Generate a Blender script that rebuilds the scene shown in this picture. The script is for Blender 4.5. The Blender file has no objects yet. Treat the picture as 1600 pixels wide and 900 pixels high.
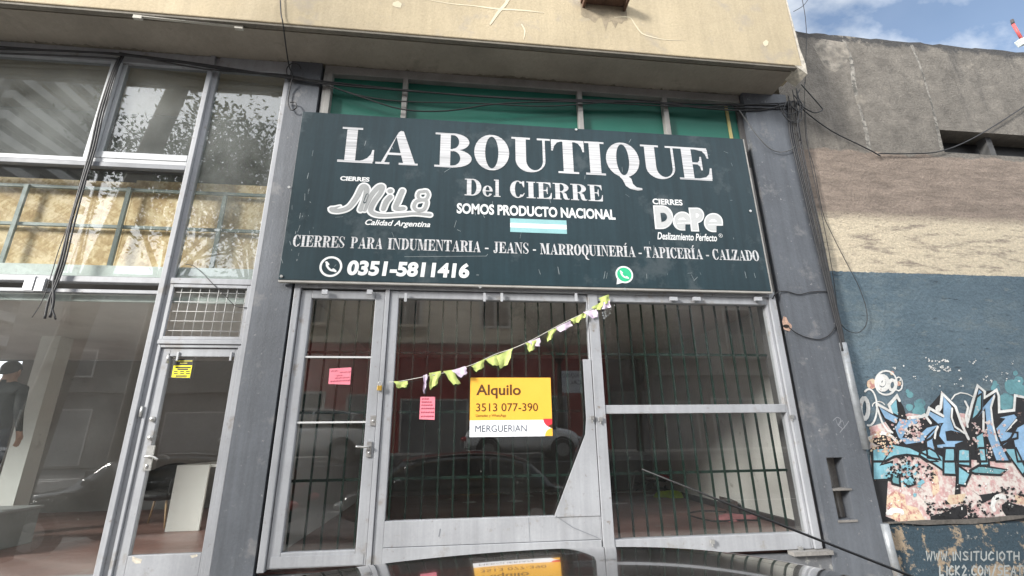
import bpy, math, random
from mathutils import Vector, Matrix
random.seed(7)
R = math.radians
scn = bpy.context.scene
COL = scn.collection

# ------------------------------------------------------------------ camera, world, sun, exposure
C = 1.6                                   # camera height above the road
FOC, YAW, PIT, ROLL = 728.71, R(6.7523), R(17.5278), R(-0.7276)
def _axes():
    cy, sy, cp, sp = math.cos(YAW), math.sin(YAW), math.cos(PIT), math.sin(PIT)
    f = Vector((sy*cp, cy*cp, sp)); r = Vector((cy, -sy, 0)); u = r.cross(f)
    c, s = math.cos(ROLL), math.sin(ROLL)
    return c*r+s*u, -s*r+c*u, f
AX, AU, AF = _axes()
cam = bpy.data.objects.new('camera', bpy.data.cameras.new('camera'))
COL.objects.link(cam)
M = Matrix((AX, AU, -AF)).transposed().to_4x4(); M.translation = (0, 0, C)
cam.matrix_world = M
cam.data.sensor_width = 36; cam.data.lens = FOC/1600*36
cam.data.clip_start = 0.02; cam.data.clip_end = 800
scn.camera = cam

def ray(u, v): return AX*(u-800) + AU*(450-v) + AF*FOC
def at(u, v, y=5.2):                      # point of the vertical plane y seen at a photo pixel: used to measure the place
    d = ray(u, v); t = y/d.y
    return (d.x*t, C+d.z*t)
def atz(u, v, z):
    d = ray(u, v); t = (z-C)/d.z
    return (d.x*t, d.y*t)

SUN_EL, SUN_AZ = R(23), R(238)            # azimuth: clockwise from +y; the sun stands behind the camera, over the houses opposite
w = bpy.data.worlds.new('World'); scn.world = w; w.use_nodes = True
nt = w.node_tree; nt.nodes.clear()
def wn(t, **k):
    n = nt.nodes.new(t)
    for a, b in k.items(): setattr(n, a, b)
    return n
sky = wn('ShaderNodeTexSky', sky_type='NISHITA'); sky.sun_disc = False
sky.sun_elevation = SUN_EL; sky.sun_rotation = SUN_AZ; sky.air_density = 1.0; sky.dust_density = 0.6; sky.ozone_density = 1.5
tc = wn('ShaderNodeTexCoord'); mp = wn('ShaderNodeMapping'); mp.inputs['Scale'].default_value = (1.3, 3.2, 3.4); mp.inputs['Rotation'].default_value = (0.3, 0.5, 0.7)
nz = wn('ShaderNodeTexNoise'); nz.inputs['Scale'].default_value = 2.1; nz.inputs['Detail'].default_value = 9; nz.inputs['Roughness'].default_value = .56
rp = wn('ShaderNodeMapRange'); rp.inputs['From Min'].default_value = .43; rp.inputs['From Max'].default_value = .62; rp.inputs['To Min'].default_value = .10; rp.inputs['To Max'].default_value = .95
# broken cloud: bright cover over the street, a thin-clouded blue gap over the back of the building
gap = wn('ShaderNodeVectorMath', operation='DOT_PRODUCT'); gap.inputs[1].default_value = Vector((.70, .50, .51)).normalized()
gr_ = wn('ShaderNodeMapRange'); gr_.interpolation_type = 'SMOOTHSTEP'; gr_.inputs['From Min'].default_value = .55; gr_.inputs['From Max'].default_value = .88; gr_.inputs['To Min'].default_value = 1; gr_.inputs['To Max'].default_value = 0
mxf = wn('ShaderNodeMath', operation='MAXIMUM')
nz2 = wn('ShaderNodeTexNoise'); nz2.inputs['Scale'].default_value = 2.6; nz2.inputs['Detail'].default_value = 7
cr = wn('ShaderNodeValToRGB'); cr.color_ramp.elements[0].position = .36; cr.color_ramp.elements[0].color = (.42, .45, .49, 1); cr.color_ramp.elements[1].position = .66; cr.color_ramp.elements[1].color = (.95, .97, 1, 1)
cs = wn('ShaderNodeVectorMath', operation='SCALE')
cb = wn('ShaderNodeMapRange'); cb.inputs['To Min'].default_value = 10.5; cb.inputs['To Max'].default_value = 16.5      # thin cloud in the gap, thick bright cloud elsewhere
dk_ = wn('ShaderNodeMix', data_type='RGBA', blend_type='DARKEN'); dk_.inputs['Factor'].default_value = 1; dk_.inputs['B'].default_value = (9, 10, 12, 1)
mx = wn('ShaderNodeMix', data_type='RGBA')
bg = wn('ShaderNodeBackground'); bg.inputs['Strength'].default_value = .112
out = wn('ShaderNodeOutputWorld')
L = nt.links.new
L(tc.outputs['Generated'], mp.inputs['Vector']); L(mp.outputs['Vector'], nz.inputs['Vector']); L(tc.outputs['Generated'], nz2.inputs['Vector'])
L(tc.outputs['Generated'], gap.inputs[0]); L(gap.outputs['Value'], gr_.inputs['Value'])
L(nz.outputs['Fac'], rp.inputs['Value']); L(rp.outputs['Result'], mxf.inputs[0]); L(gr_.outputs['Result'], mxf.inputs[1]); L(mxf.outputs[0], mx.inputs['Factor'])
L(nz2.outputs['Fac'], cr.inputs['Fac']); L(cr.outputs['Color'], cs.inputs[0]); L(gr_.outputs['Result'], cb.inputs['Value']); L(cb.outputs['Result'], cs.inputs['Scale'])
L(sky.outputs['Color'], dk_.inputs['A']); L(dk_.outputs['Result'], mx.inputs['A']); L(cs.outputs['Vector'], mx.inputs['B'])
L(mx.outputs['Result'], bg.inputs['Color']); L(bg.outputs['Background'], out.inputs['Surface'])
sl = bpy.data.lights.new('sun', 'SUN'); sl.energy = 4.8; sl.angle = R(13); sl.color = (1, .96, .9)
sun = bpy.data.objects.new('sun', sl); COL.objects.link(sun)
sd = Vector((math.sin(SUN_AZ)*math.cos(SUN_EL), math.cos(SUN_AZ)*math.cos(SUN_EL), math.sin(SUN_EL)))
sun.rotation_euler = (-sd).to_track_quat('-Z', 'Y').to_euler(); sun.location = (0, -6, 20)
scn.view_settings.view_transform = 'Standard'; scn.view_settings.look = 'None'
scn.view_settings.gamma = 1; scn.view_settings.use_curve_mapping = False
scn.view_settings.exposure = .78
scn.render.engine = 'CYCLES'
scn.cycles.transparent_max_bounces = 24; scn.cycles.max_bounces = 10; scn.cycles.use_denoising = True

# ------------------------------------------------------------------ materials
MATS = {}
def mat(name, col, rough=.6, var=.12, scale=3.0, speck=.06, bump=.08, bscale=70, metal=0.0, streak=0.0, dirt=None, dirt_amt=0.0, spec=.5, coat=0.0, world=True, patch=None):
    """procedural paint / plaster: broad blotches, fine speckle, optional vertical streaks, dirt or bare patches with their own shape"""
    if name in MATS: return MATS[name]
    m = bpy.data.materials.new(name); m.use_nodes = True; MATS[name] = m
    t = m.node_tree; N = t.nodes; l = t.links.new; p = N['Principled BSDF']
    p.inputs['Roughness'].default_value = rough; p.inputs['Metallic'].default_value = metal
    p.inputs['Specular IOR Level'].default_value = spec; p.inputs['Coat Weight'].default_value = coat; p.inputs['Coat Roughness'].default_value = .03
    if world: src = N.new('ShaderNodeNewGeometry').outputs['Position']
    else: src = N.new('ShaderNodeTexCoord').outputs['Object']
    def noise(sc, det=6, ro=.6, stretch=None):
        n = N.new('ShaderNodeTexNoise'); n.inputs['Scale'].default_value = sc; n.inputs['Detail'].default_value = det; n.inputs['Roughness'].default_value = ro
        if stretch:
            q = N.new('ShaderNodeMapping'); q.inputs['Scale'].default_value = stretch; l(src, q.inputs['Vector']); l(q.outputs['Vector'], n.inputs['Vector'])
        else: l(src, n.inputs['Vector'])
        return n.outputs['Fac']
    def mrange(v, a, b, c, d):
        n = N.new('ShaderNodeMapRange'); n.inputs['From Min'].default_value = a; n.inputs['From Max'].default_value = b
        n.inputs['To Min'].default_value = c; n.inputs['To Max'].default_value = d; l(v, n.inputs['Value']); return n.outputs['Result']
    def mul(a, b):
        n = N.new('ShaderNodeMath'); n.operation = 'MULTIPLY'; l(a, n.inputs[0]); l(b, n.inputs[1]); return n.outputs[0]
    f = mrange(noise(scale), .3, .7, 1-var, 1+var)
    if speck: f = mul(f, mrange(noise(bscale*.8, 3), .3, .7, 1-speck, 1+speck))
    if streak: f = mul(f, mrange(noise(1, 5, .6, (14, 14, .7)), .35, .65, 1-streak, 1+streak))
    v = N.new('ShaderNodeVectorMath'); v.operation = 'SCALE'; v.inputs[0].default_value = col; l(f, v.inputs['Scale'])
    c = v.outputs['Vector']
    for colr, amt, sc in ([(dirt, dirt_amt, scale*2.3)] if dirt else []) + ([patch] if patch else []):
        k = N.new('ShaderNodeMix'); k.data_type = 'RGBA'; l(c, k.inputs['A']); k.inputs['B'].default_value = (*colr, 1)
        l(mrange(noise(sc, 8, .68), .66-amt*.35, .74-amt*.3, 0, 1), k.inputs['Factor']); c = k.outputs['Result']
    l(c, p.inputs['Base Color'])
    if rough > .06: l(mrange(noise(scale*1.7), .3, .7, max(.02, rough*.85), min(1, rough*1.15)), p.inputs['Roughness'])
    if bump:
        b = N.new('ShaderNodeBump'); b.inputs['Strength'].default_value = bump; b.inputs['Distance'].default_value = .02
        l(noise(bscale, 6, .65), b.inputs['Height']); l(b.outputs['Normal'], p.inputs['Normal'])
    return m

def glass(name, tint=(.93, .96, .95), f0=.085, dirt=.03, dirtcol=(.5, .52, .5), grime=.0):
    if name in MATS: return MATS[name]
    m = bpy.data.materials.new(name); m.use_nodes = True; MATS[name] = m
    t = m.node_tree; N = t.nodes; l = t.links.new; N.remove(N['Principled BSDF']); o = N['Material Output']
    lw = N.new('ShaderNodeLayerWeight'); lw.inputs['Blend'].default_value = .5
    pw = N.new('ShaderNodeMath'); pw.operation = 'POWER'; l(lw.outputs['Facing'], pw.inputs[0]); pw.inputs[1].default_value = 5
    ma = N.new('ShaderNodeMath'); ma.operation = 'MULTIPLY_ADD'; l(pw.outputs[0], ma.inputs[0]); ma.inputs[1].default_value = 1-f0; ma.inputs[2].default_value = f0
    tr = N.new('ShaderNodeBsdfTransparent'); tr.inputs['Color'].default_value = (*tint, 1)
    gl = N.new('ShaderNodeBsdfGlossy'); gl.inputs['Roughness'].default_value = 0.0
    geo = N.new('ShaderNodeNewGeometry')
    wz = N.new('ShaderNodeTexNoise'); wz.inputs['Scale'].default_value = 1.1; wz.inputs['Detail'].default_value = 1; l(geo.outputs['Position'], wz.inputs['Vector'])
    bp = N.new('ShaderNodeBump'); bp.inputs['Strength'].default_value = .05; bp.inputs['Distance'].default_value = .02; l(wz.outputs['Fac'], bp.inputs['Height']); l(bp.outputs['Normal'], gl.inputs['Normal'])
    m1 = N.new('ShaderNodeMixShader'); l(ma.outputs[0], m1.inputs[0]); l(tr.outputs[0], m1.inputs[1]); l(gl.outputs[0], m1.inputs[2])
    df = N.new('ShaderNodeBsdfDiffuse'); df.inputs['Color'].default_value = (*dirtcol, 1)
    n1 = N.new('ShaderNodeTexNoise'); n1.inputs['Scale'].default_value = 1.6; n1.inputs['Detail'].default_value = 8; l(geo.outputs['Position'], n1.inputs['Vector'])
    n2 = N.new('ShaderNodeTexNoise'); n2.inputs['Scale'].default_value = 55; n2.inputs['Detail'].default_value = 2; l(geo.outputs['Position'], n2.inputs['Vector'])
    r1 = N.new('ShaderNodeMapRange'); r1.inputs['From Min'].default_value = .35; r1.inputs['From Max'].default_value = .75; r1.inputs['To Min'].default_value = dirt*.4; r1.inputs['To Max'].default_value = dirt*1.8; l(n1.outputs['Fac'], r1.inputs['Value'])
    r2 = N.new('ShaderNodeMapRange'); r2.inputs['From Min'].default_value = .72; r2.inputs['From Max'].default_value = .8; r2.inputs['To Min'].default_value = 0; r2.inputs['To Max'].default_value = .35+grime; l(n2.outputs['Fac'], r2.inputs['Value'])
    ad = N.new('ShaderNodeMath'); ad.operation = 'ADD'; ad.use_clamp = True; l(r1.outputs[0], ad.inputs[0]); l(r2.outputs[0], ad.inputs[1])
    m2 = N.new('ShaderNodeMixShader'); l(ad.outputs[0], m2.inputs[0]); l(m1.outputs[0], m2.inputs[1]); l(df.outputs[0], m2.inputs[2])
    l(m2.outputs[0], o.inputs['Surface'])
    return m

frame_paint = mat('frame_paint', (.295, .305, .325), .45, .10, 2.0, .04, .04, 60, streak=.09, dirt=(.235, .225, .215), dirt_amt=.20, patch=((.15, .12, .10), .10, 13))
frame_dark = mat('frame_dark_grey', (.16, .17, .19), .55, .12, 3, .05, .05)  # darker grey of the sash rail and the paint scratches
alu = mat('dull_aluminium', (.42, .43, .45), .4, .08, 4, .03, .02, metal=.25)
pillar_paint = mat('pillar_grey_paint', (.088, .097, .112), .6, .16, 1.3, .06, .22, 45, streak=.12, dirt=(.15, .152, .16), dirt_amt=.26, patch=((.24, .24, .245), .10, 16))
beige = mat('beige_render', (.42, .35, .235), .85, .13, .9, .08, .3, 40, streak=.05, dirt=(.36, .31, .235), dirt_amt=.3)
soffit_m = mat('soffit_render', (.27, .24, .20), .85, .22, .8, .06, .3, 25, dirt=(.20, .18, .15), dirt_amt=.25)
lip_m = mat('dark_lip', (.16, .145, .12), .85, .25, 2.5, .1, .3, 30)  # drip lip in a darker tone than the soffit
crackfill = mat('crack_filler', (.62, .55, .40), .85, .1, 5, .05, .2)
chip_m = mat('chipped_render', (.50, .46, .39), .9, .3, 14, .2, .5, 30)
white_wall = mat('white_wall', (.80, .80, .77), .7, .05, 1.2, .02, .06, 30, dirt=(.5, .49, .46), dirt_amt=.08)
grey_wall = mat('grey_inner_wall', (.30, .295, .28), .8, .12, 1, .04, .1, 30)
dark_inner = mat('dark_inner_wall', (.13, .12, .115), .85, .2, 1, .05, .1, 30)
ceil_m = mat('grey_ceiling', (.72, .71, .68), .85, .12, 1.2, .03, .1, 30)
redfloor = mat('red_brown_floor', (.25, .145, .125), .38, .18, 1.5, .08, .04, 40, dirt=(.32, .25, .22), dirt_amt=.2)
green_panel = mat('green_panel', (.006, .105, .075), .5, .12, 1.2, .02, .0)
green_bar = mat('green_bar_paint', (.004, .021, .014), .45, .15, 6, .05, .05)
sill_white = mat('pale_sill_board', (.60, .66, .63), .6, .1, 3, .06, .1, 30, dirt=(.4, .42, .4), dirt_amt=.18)
lattice_m = mat('grey_green_tube', (.17, .21, .20), .5, .15, 5, .05, .05)
cable_m = mat('black_cable', (.018, .018, .02), .55, .2, 8, 0, 0)
cable_grey = mat('grey_cable', (.10, .10, .10), .6, .2, 8, 0, 0)
galv = mat('galvanised_pipe', (.24, .255, .27), .5, .25, 4, .1, .08, 30, metal=.3, dirt=(.2, .19, .18), dirt_amt=.25)
steel = mat('worn_steel', (.45, .45, .44), .35, .2, 10, .05, .05, metal=.7)
black_m = mat('black_plastic', (.012, .012, .013), .5, .2, 8, 0, 0)
concrete = mat('concrete', (.22, .21, .20), .9, .2, 2, .12, .3, 40)
g_main = glass('shop_glass', tint=(.985, .992, .988), f0=.105, dirt=.006)
g_left = glass('dusty_glass', tint=(.96, .975, .97), f0=.11, dirt=.02)
g_top = glass('hazy_upper_glass', tint=(.88, .9, .9), f0=.14, dirt=.11)  # pale film: dust plus soffit reflection haze put into the colour

# ------------------------------------------------------------------ mesh helpers
ORG = {}
class MB:
    def __init__(s): s.v = []; s.f = []; s.mi = []; s.sm = []
    def face(s, idx, mi=0, sm=False): s.f.append(tuple(idx)); s.mi.append(mi); s.sm.append(sm)
    def poly(s, pts, mi=0):
        n = len(s.v); s.v += [tuple(p) for p in pts]; s.face(range(n, n+len(pts)), mi); return s
    def box(s, x0, x1, y0, y1, z0, z1, mi=0):
        n = len(s.v); s.v += [(x, y, z) for z in (z0, z1) for y in (y0, y1) for x in (x0, x1)]
        for q in ((0, 2, 3, 1), (4, 5, 7, 6), (0, 1, 5, 4), (2, 6, 7, 3), (0, 4, 6, 2), (1, 3, 7, 5)): s.face([n+i for i in q], mi)
        return s
    def obox(s, c, ax, hx, hy, hz, mi=0):
        n = len(s.v); c = Vector(c); a, b, d = [Vector(q) for q in ax]
        s.v += [tuple(c+a*hx*i+b*hy*j+d*hz*k) for k in (-1, 1) for j in (-1, 1) for i in (-1, 1)]
        for q in ((0, 2, 3, 1), (4, 5, 7, 6), (0, 1, 5, 4), (2, 6, 7, 3), (0, 4, 6, 2), (1, 3, 7, 5)): s.face([n+i for i in q], mi)
        return s
    def plate(s, pts, y0, y1, mi=0):       # outline in x,z pushed from y0 (front) to y1
        n = len(s.v); k = len(pts)
        s.v += [(x, y0, z) for x, z in pts] + [(x, y1, z) for x, z in pts]
        s.face(range(n, n+k), mi); s.face([n+k+i for i in reversed(range(k))], mi)
        for i in range(k): s.face((n+i, n+k+i, n+k+(i+1) % k, n+(i+1) % k), mi)
        return s
    def flat(s, pts, y, mi=0): return s.poly([(x, y, z) for x, z in pts], mi)
    def tube(s, pts, r, n=8, mi=0, smooth=True, sub=0, cap=True):
        P = [Vector(p) for p in pts]; rad = r if isinstance(r, (list, tuple)) else [r]*len(P)
        if sub:
            Q = []; RR = []
            for i in range(len(P)-1):
                p0, p1, p2, p3 = P[max(i-1, 0)], P[i], P[i+1], P[min(i+2, len(P)-1)]
                for j in range(sub):
                    t = j/sub
                    Q.append(.5*((2*p1)+(p2-p0)*t+(2*p0-5*p1+4*p2-p3)*t*t+(3*p1-p0-3*p2+p3)*t**3)); RR.append(rad[i]*(1-t)+rad[i+1]*t)
            P = Q+[P[-1]]; rad = RR+[rad[-1]]
        b = len(s.v); up = None
        for i, p in enumerate(P):
            d = (P[min(i+1, len(P)-1)]-P[max(i-1, 0)])
            d = d.normalized() if d.length > 1e-9 else Vector((0, 0, 1))
            if up is None: up = d.orthogonal().normalized()
            up = (up-d*up.dot(d)); up = up.normalized() if up.length > 1e-6 else d.orthogonal().normalized()
            sd_ = d.cross(up)
            for k in range(n):
                a = 2*math.pi*k/n; s.v.append(tuple(p+(up*math.cos(a)+sd_*math.sin(a))*rad[i]))
        for i in range(len(P)-1):
            for k in range(n): s.face((b+i*n+k, b+i*n+(k+1) % n, b+(i+1)*n+(k+1) % n, b+(i+1)*n+k), mi, smooth)
        if cap:
            s.face([b+k for k in reversed(range(n))], mi); e = b+(len(P)-1)*n; s.face([e+k for k in range(n)], mi)
        return s
    def ribbon(s, pts, wd, y, mi=0, sub=0, cap=True):      # painted stroke on a plane y
        P = [Vector((p[0], p[1])) for p in pts]; W = wd if isinstance(wd, (list, tuple)) else [wd]*len(P)
        if sub:
            Q = []; RR = []
            for i in range(len(P)-1):
                p0, p1, p2, p3 = P[max(i-1, 0)], P[i], P[i+1], P[min(i+2, len(P)-1)]
                for j in range(sub):
                    t = j/sub
                    Q.append(.5*((2*p1)+(p2-p0)*t+(2*p0-5*p1+4*p2-p3)*t*t+(3*p1-p0-3*p2+p3)*t**3)); RR.append(W[i]*(1-t)+W[i+1]*t)
            P = Q+[P[-1]]; W = RR+[W[-1]]
        b = len(s.v); n = len(P); Ls = []; Rs = []
        for i in range(n):
            d0 = (P[i]-P[i-1]).normalized() if i and (P[i]-P[i-1]).length > 1e-9 else None
            d1 = (P[i+1]-P[i]).normalized() if i < n-1 and (P[i+1]-P[i]).length > 1e-9 else None
            d = ((d0 or d1)+(d1 or d0)); d = d.normalized() if d.length > 1e-6 else (d0 or d1)
            k = 1/max(.55, abs(d.dot(d0 or d1)))
            nn = Vector((-d.y, d.x))*W[i]*.5*k; yy = y-i*2e-5
            Ls.append((P[i].x+nn.x, yy, P[i].y+nn.y)); Rs.append((P[i].x-nn.x, yy, P[i].y-nn.y))
        for i in range(n): s.v += [Ls[i], Rs[i]]
        for i in range(n-1): s.face((b+2*i, b+2*i+1, b+2*i+3, b+2*i+2), mi)
        if cap:
            for i, sg in ((0, -1), (n-1, 1)):
                d = (P[1]-P[0] if i == 0 else P[-1]-P[-2]).normalized()*sg; q = Vector((-d.y, d.x)); yy = y-i*2e-5
                s.poly([(P[i].x+(q.x*math.cos(a)+d.x*math.sin(a))*W[i]*.5, yy, P[i].y+(q.y*math.cos(a)+d.y*math.sin(a))*W[i]*.5) for a in [math.pi*j/6 for j in range(7)]], mi)
        return s
    def ell(s, cx, cz, rx, rz, y, mi=0, n=28, a0=0, a1=360):
        return s.flat([(cx+rx*math.cos(R(a0+(a1-a0)*i/n)), cz+rz*math.sin(R(a0+(a1-a0)*i/n))) for i in range(n if a1-a0 == 360 else n+1)], y, mi)
    def ring(s, cx, cz, r0, r1, y, mi=0, n=36):
        b = len(s.v)
        for i in range(n):
            a = 2*math.pi*i/n
            for r in (r0, r1): s.v.append((cx+r*math.cos(a), y, cz+r*math.sin(a)))
        for i in range(n): j = (i+1) % n; s.face((b+2*i, b+2*i+1, b+2*j+1, b+2*j), mi)
        return s
    def frame(s, x0, x1, z0, z1, wl, y0, y1, mi=0, wr=None, wt=None, wb=None):
        wr = wl if wr is None else wr; wt = wl if wt is None else wt; wb = wl if wb is None else wb
        s.box(x0, x0+wl, y0, y1, z0, z1, mi); s.box(x1-wr, x1, y0, y1, z0, z1, mi)
        s.box(x0+wl, x1-wr, y0, y1, z1-wt, z1, mi); s.box(x0+wl, x1-wr, y0, y1, z0, z0+wb, mi); return s
    def cyl(s, a, b, r, n=14, mi=0, smooth=True): return s.tube([a, b], r, n, mi, smooth)
    def ball(s, c, rx, ry, rz, mi=0, nu=14, nv=8):
        b = len(s.v)
        for j in range(nv+1):
            t = math.pi*j/nv
            for i in range(nu):
                a = 2*math.pi*i/nu; s.v.append((c[0]+rx*math.sin(t)*math.cos(a), c[1]+ry*math.sin(t)*math.sin(a), c[2]+rz*math.cos(t)))
        for j in range(nv):
            for i in range(nu): s.face((b+j*nu+i, b+(j+1)*nu+i, b+(j+1)*nu+(i+1) % nu, b+j*nu+(i+1) % nu), mi, True)
        return s
    def build(s, name, mats, parent=None, bevel=0, label=None):
        me = bpy.data.meshes.new(name); o = bpy.data.objects.new(name, me); COL.objects.link(o)
        org = ORG.get(parent.name, Vector()) if parent else Vector()
        me.from_pydata([(v[0]-org.x, v[1]-org.y, v[2]-org.z) for v in s.v], [], s.f)
        for mm in (mats if isinstance(mats, (list, tuple)) else [mats]): me.materials.append(mm)
        me.polygons.foreach_set('material_index', s.mi); me.polygons.foreach_set('use_smooth', s.sm)
        me.validate(); me.update()
        if parent: o.parent = parent; ORG[o.name] = org
        if bevel:
            b = o.modifiers.new('bevel', 'BEVEL'); b.width = bevel; b.segments = 2; b.limit_method = 'ANGLE'; b.angle_limit = R(40)
        if label: o['label'] = label
        return o
def tag(o, label, cat, group=None):
    o['label'] = label; o['category'] = cat
    if group: o['group'] = group
    return o
def thing(name, label, cat, loc, group=None):
    o = bpy.data.objects.new(name, None); COL.objects.link(o); o.location = loc; o.empty_display_size = .1
    ORG[o.name] = Vector(loc); return tag(o, label, cat, group)
def structure(o): o['kind'] = 'structure'; return o
def copy_tree(o, parent=None):
    c = o.copy(); COL.objects.link(c); c.parent = parent
    for ch in o.children: copy_tree(ch, c)
    return c
def text(mb, s, x0, x1, z0, z1, y, mi=0, bold=0.0, shear=0.0, flip=False):
    """lettering with the built-in font, stretched into a box on the plane y"""
    cu = bpy.data.curves.new('lettering', 'FONT'); cu.body = s; cu.offset = bold; cu.shear = shear; cu.resolution_u = 5; cu.fill_mode = 'FRONT'
    ob = bpy.data.objects.new('lettering', cu); COL.objects.link(ob); bpy.context.view_layer.update()
    me = ob.evaluated_get(bpy.context.evaluated_depsgraph_get()).to_mesh()
    V = [(v.co.x, v.co.y) for v in me.vertices]; F = [tuple(p.vertices) for p in me.polygons]
    bpy.data.objects.remove(ob); bpy.data.curves.remove(cu)
    ax, bx = min(v[0] for v in V), max(v[0] for v in V); az, bz = min(v[1] for v in V), max(v[1] for v in V)
    b = len(mb.v)
    for v in V:
        fx = (v[0]-ax)/(bx-ax); fz = (v[1]-az)/(bz-az)
        if flip: fx = 1-fx
        mb.v.append((x0+(x1-x0)*fx, y, z0+(z1-z0)*fz))
    for f in F: mb.face([b+i for i in f], mi)

# ------------------------------------------------------------------ ground
F = 5.2
FL = C-1.21                               # shop floor level
asph = mat('asphalt', (.06, .06, .062), .85, .18, .6, .18, .25, 50)
tile = mat('pavement_tiles', (.42, .40, .365), .85, .15, .9, .1, .15, 30)
kerbm = mat('kerb_stone', (.30, .29, .27), .85, .15, 2, .1, .2, 30)
mark = mat('road_paint', (.62, .61, .58), .7, .15, 2, .1, .1, 40, dirt=(.2, .2, .2), dirt_amt=.25)
structure(MB().poly([(-400, -400, -.1), (400, -400, -.1), (400, 400, -.1), (-400, 400, -.1)]).build('ground', asph))
structure(MB().box(-9.5, 40, 2.15, F+.02, -.3, .03).build('pavement', tile))
structure(MB().box(-9.5, 40, 2.0, 2.148, -.3, .034).build('kerb', kerbm, bevel=.015))
bay = .85                                  # the far side of the street lies higher
structure(MB().box(-9.5, 40, -7.0, -3.7, -.2, bay).build('parking_lane', asph))
structure(MB().box(-9.5, 40, -10.2, -7.15, -.2, bay+.12).build('pavement', tile))
structure(MB().box(-9.5, 40, -7.149, -7.001, -.2, bay+.125).build('kerb', kerbm, bevel=.015))
mb = MB()
for i in range(7): mb.box(-14.4+.0*i, -10.6, -6.0+i*1.15, -5.45+i*1.15, -.15, -.094)
structure(mb.build('road_marking', mark))
mb = MB()
for i in range(6): mb.box(-21.5, -17.5, -15.5+i*1.1, -15.0+i*1.1, -.15, -.094)
for i in range(8): mb.box(-8+i*5, -5.6+i*5, -2.3, -2.18, -.15, -.094)
structure(mb.build('road_marking', mark))

# ------------------------------------------------------------------ the shop building
bld = thing('shop_building', 'two grey framed shopfronts under a projecting beige rendered upper wall', 'building', (1.0, 7.5, .15))
ZS = C+4.65                               # soffit
XR = at(1253, 102, 4.56)[0]
mb = MB()
mb.box(-14, XR, 4.56, 4.95, ZS, C+10); mb.box(-14, XR, 4.95, 10.3, ZS+.12, C+10)
over = mb.build('overhang', beige, bld, bevel=.012)
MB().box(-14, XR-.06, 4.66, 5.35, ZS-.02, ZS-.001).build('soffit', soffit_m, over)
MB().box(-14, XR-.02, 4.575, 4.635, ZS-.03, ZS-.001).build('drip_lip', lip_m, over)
MB().plate([(XR-.10, ZS+.0), (XR+.05, ZS-.13), (XR+.06, ZS+.05), (XR+.03, ZS+.3), (XR+.025, ZS+.7), (XR+.012, ZS+1.3), (XR+.001, ZS+1.3), (XR+.001, ZS+.001)], 4.5602, 4.80).build('chipped_corner', chip_m, over)
Y = 4.557
def ov(*pts): return [at(u, v, Y) for u, v in pts]
def crack(pts, wd, y=Y): MB().ribbon(ov(*pts), wd, y, sub=4).build('filled_crack', crackfill, over)
crack(((640, -6), (700, 5), (740, 9), (778, 14), (800, 15), (826, 17), (850, 20)), [.01, .012, .014, .03, .025, .02, .004])
crack(((797, -8), (790, 6), (778, 20), (766, 38)), [.05, .04, .04, .02], Y-.001)
crack(((815, 38), (820, 48), (818, 62)), [.015, .022, .006])
crack(((960, 27), (983, 27), (992, 38), (1003, 52), (1020, 58), (1040, 62), (1070, 63)), [.006, .014, .016, .02, .018, .01, .004])
for pts in (((614, 4), (622, 1), (628, 6), (626, 12), (618, 11), (613, 8)), ((1192, 66), (1197, 62), (1201, 65), (1200, 70), (1196, 73), (1193, 70))): MB().flat(ov(*pts), Y).build('plaster_patch', crackfill, over)
# stains running out along the back of the soffit
mb = MB()
random.seed(3)
x = -13.5
pts = []
while x < XR-.3:
    k_ = .5+.5*math.sin(x*1.7)*math.sin(x*.63+1); pts.append((x, 5.17-.03*k_-random.uniform(0, .05)*k_-(.04*random.random() if random.random() < .12 else 0))); x += random.uniform(.02, .05)
n = len(pts)
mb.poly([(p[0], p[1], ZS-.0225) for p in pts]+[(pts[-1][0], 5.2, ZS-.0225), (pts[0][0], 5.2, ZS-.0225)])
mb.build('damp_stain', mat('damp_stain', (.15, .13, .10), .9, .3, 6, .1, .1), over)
# inner walls, floor, ceilings
MB().box(-1.95, 4.6, F+.06, 11.2, FL-.3, FL).build('floor', redfloor, bld)
MB().box(-14, -1.951, F+.06, 10.0, FL-.3, FL-.001).build('floor', redfloor, bld)
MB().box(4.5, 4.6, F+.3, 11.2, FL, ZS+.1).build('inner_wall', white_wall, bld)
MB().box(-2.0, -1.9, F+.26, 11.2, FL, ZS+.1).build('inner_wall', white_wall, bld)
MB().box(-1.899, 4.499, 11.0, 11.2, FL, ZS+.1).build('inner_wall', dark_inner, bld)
MB().box(-1.899, 4.499, F+.3, 10.999, C+1.75, C+1.85).build('ceiling', ceil_m, bld)
MB().box(-14, -2.001, F+.3, 9.999, C+1.5, C+1.6).build('ceiling', ceil_m, bld)
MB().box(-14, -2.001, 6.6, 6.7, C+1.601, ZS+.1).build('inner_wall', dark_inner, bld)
MB().box(4.44, 4.499, 5.9, 10.99, FL, FL+.09).build('skirting', mat('dark_skirting', (.05, .04, .04), .6), bld)
# back wall of the left shop with an open doorway to a yard
ox = at(37, 560, 10.0)[0]; oz = at(15, 552, 10.0)[1]
mb = MB(); mb.box(ox, -2.001, 10.0, 10.2, FL, C+1.5); mb.box(-14, ox-2.2, 10.0, 10.2, FL, C+1.5); mb.box(ox-2.2, ox, 10.0, 10.2, oz, C+1.5)
mb.build('inner_wall', grey_wall, bld)
MB().box(-14.1, -14.001, F, 10.2, FL, ZS).build('inner_wall', grey_wall, bld)
cx = at(84, 540, 7.6)[0]
MB().box(cx-.20, cx+.06, 7.6, 7.85, FL, C+1.5).build('inner_column', white_wall, bld)
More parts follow.
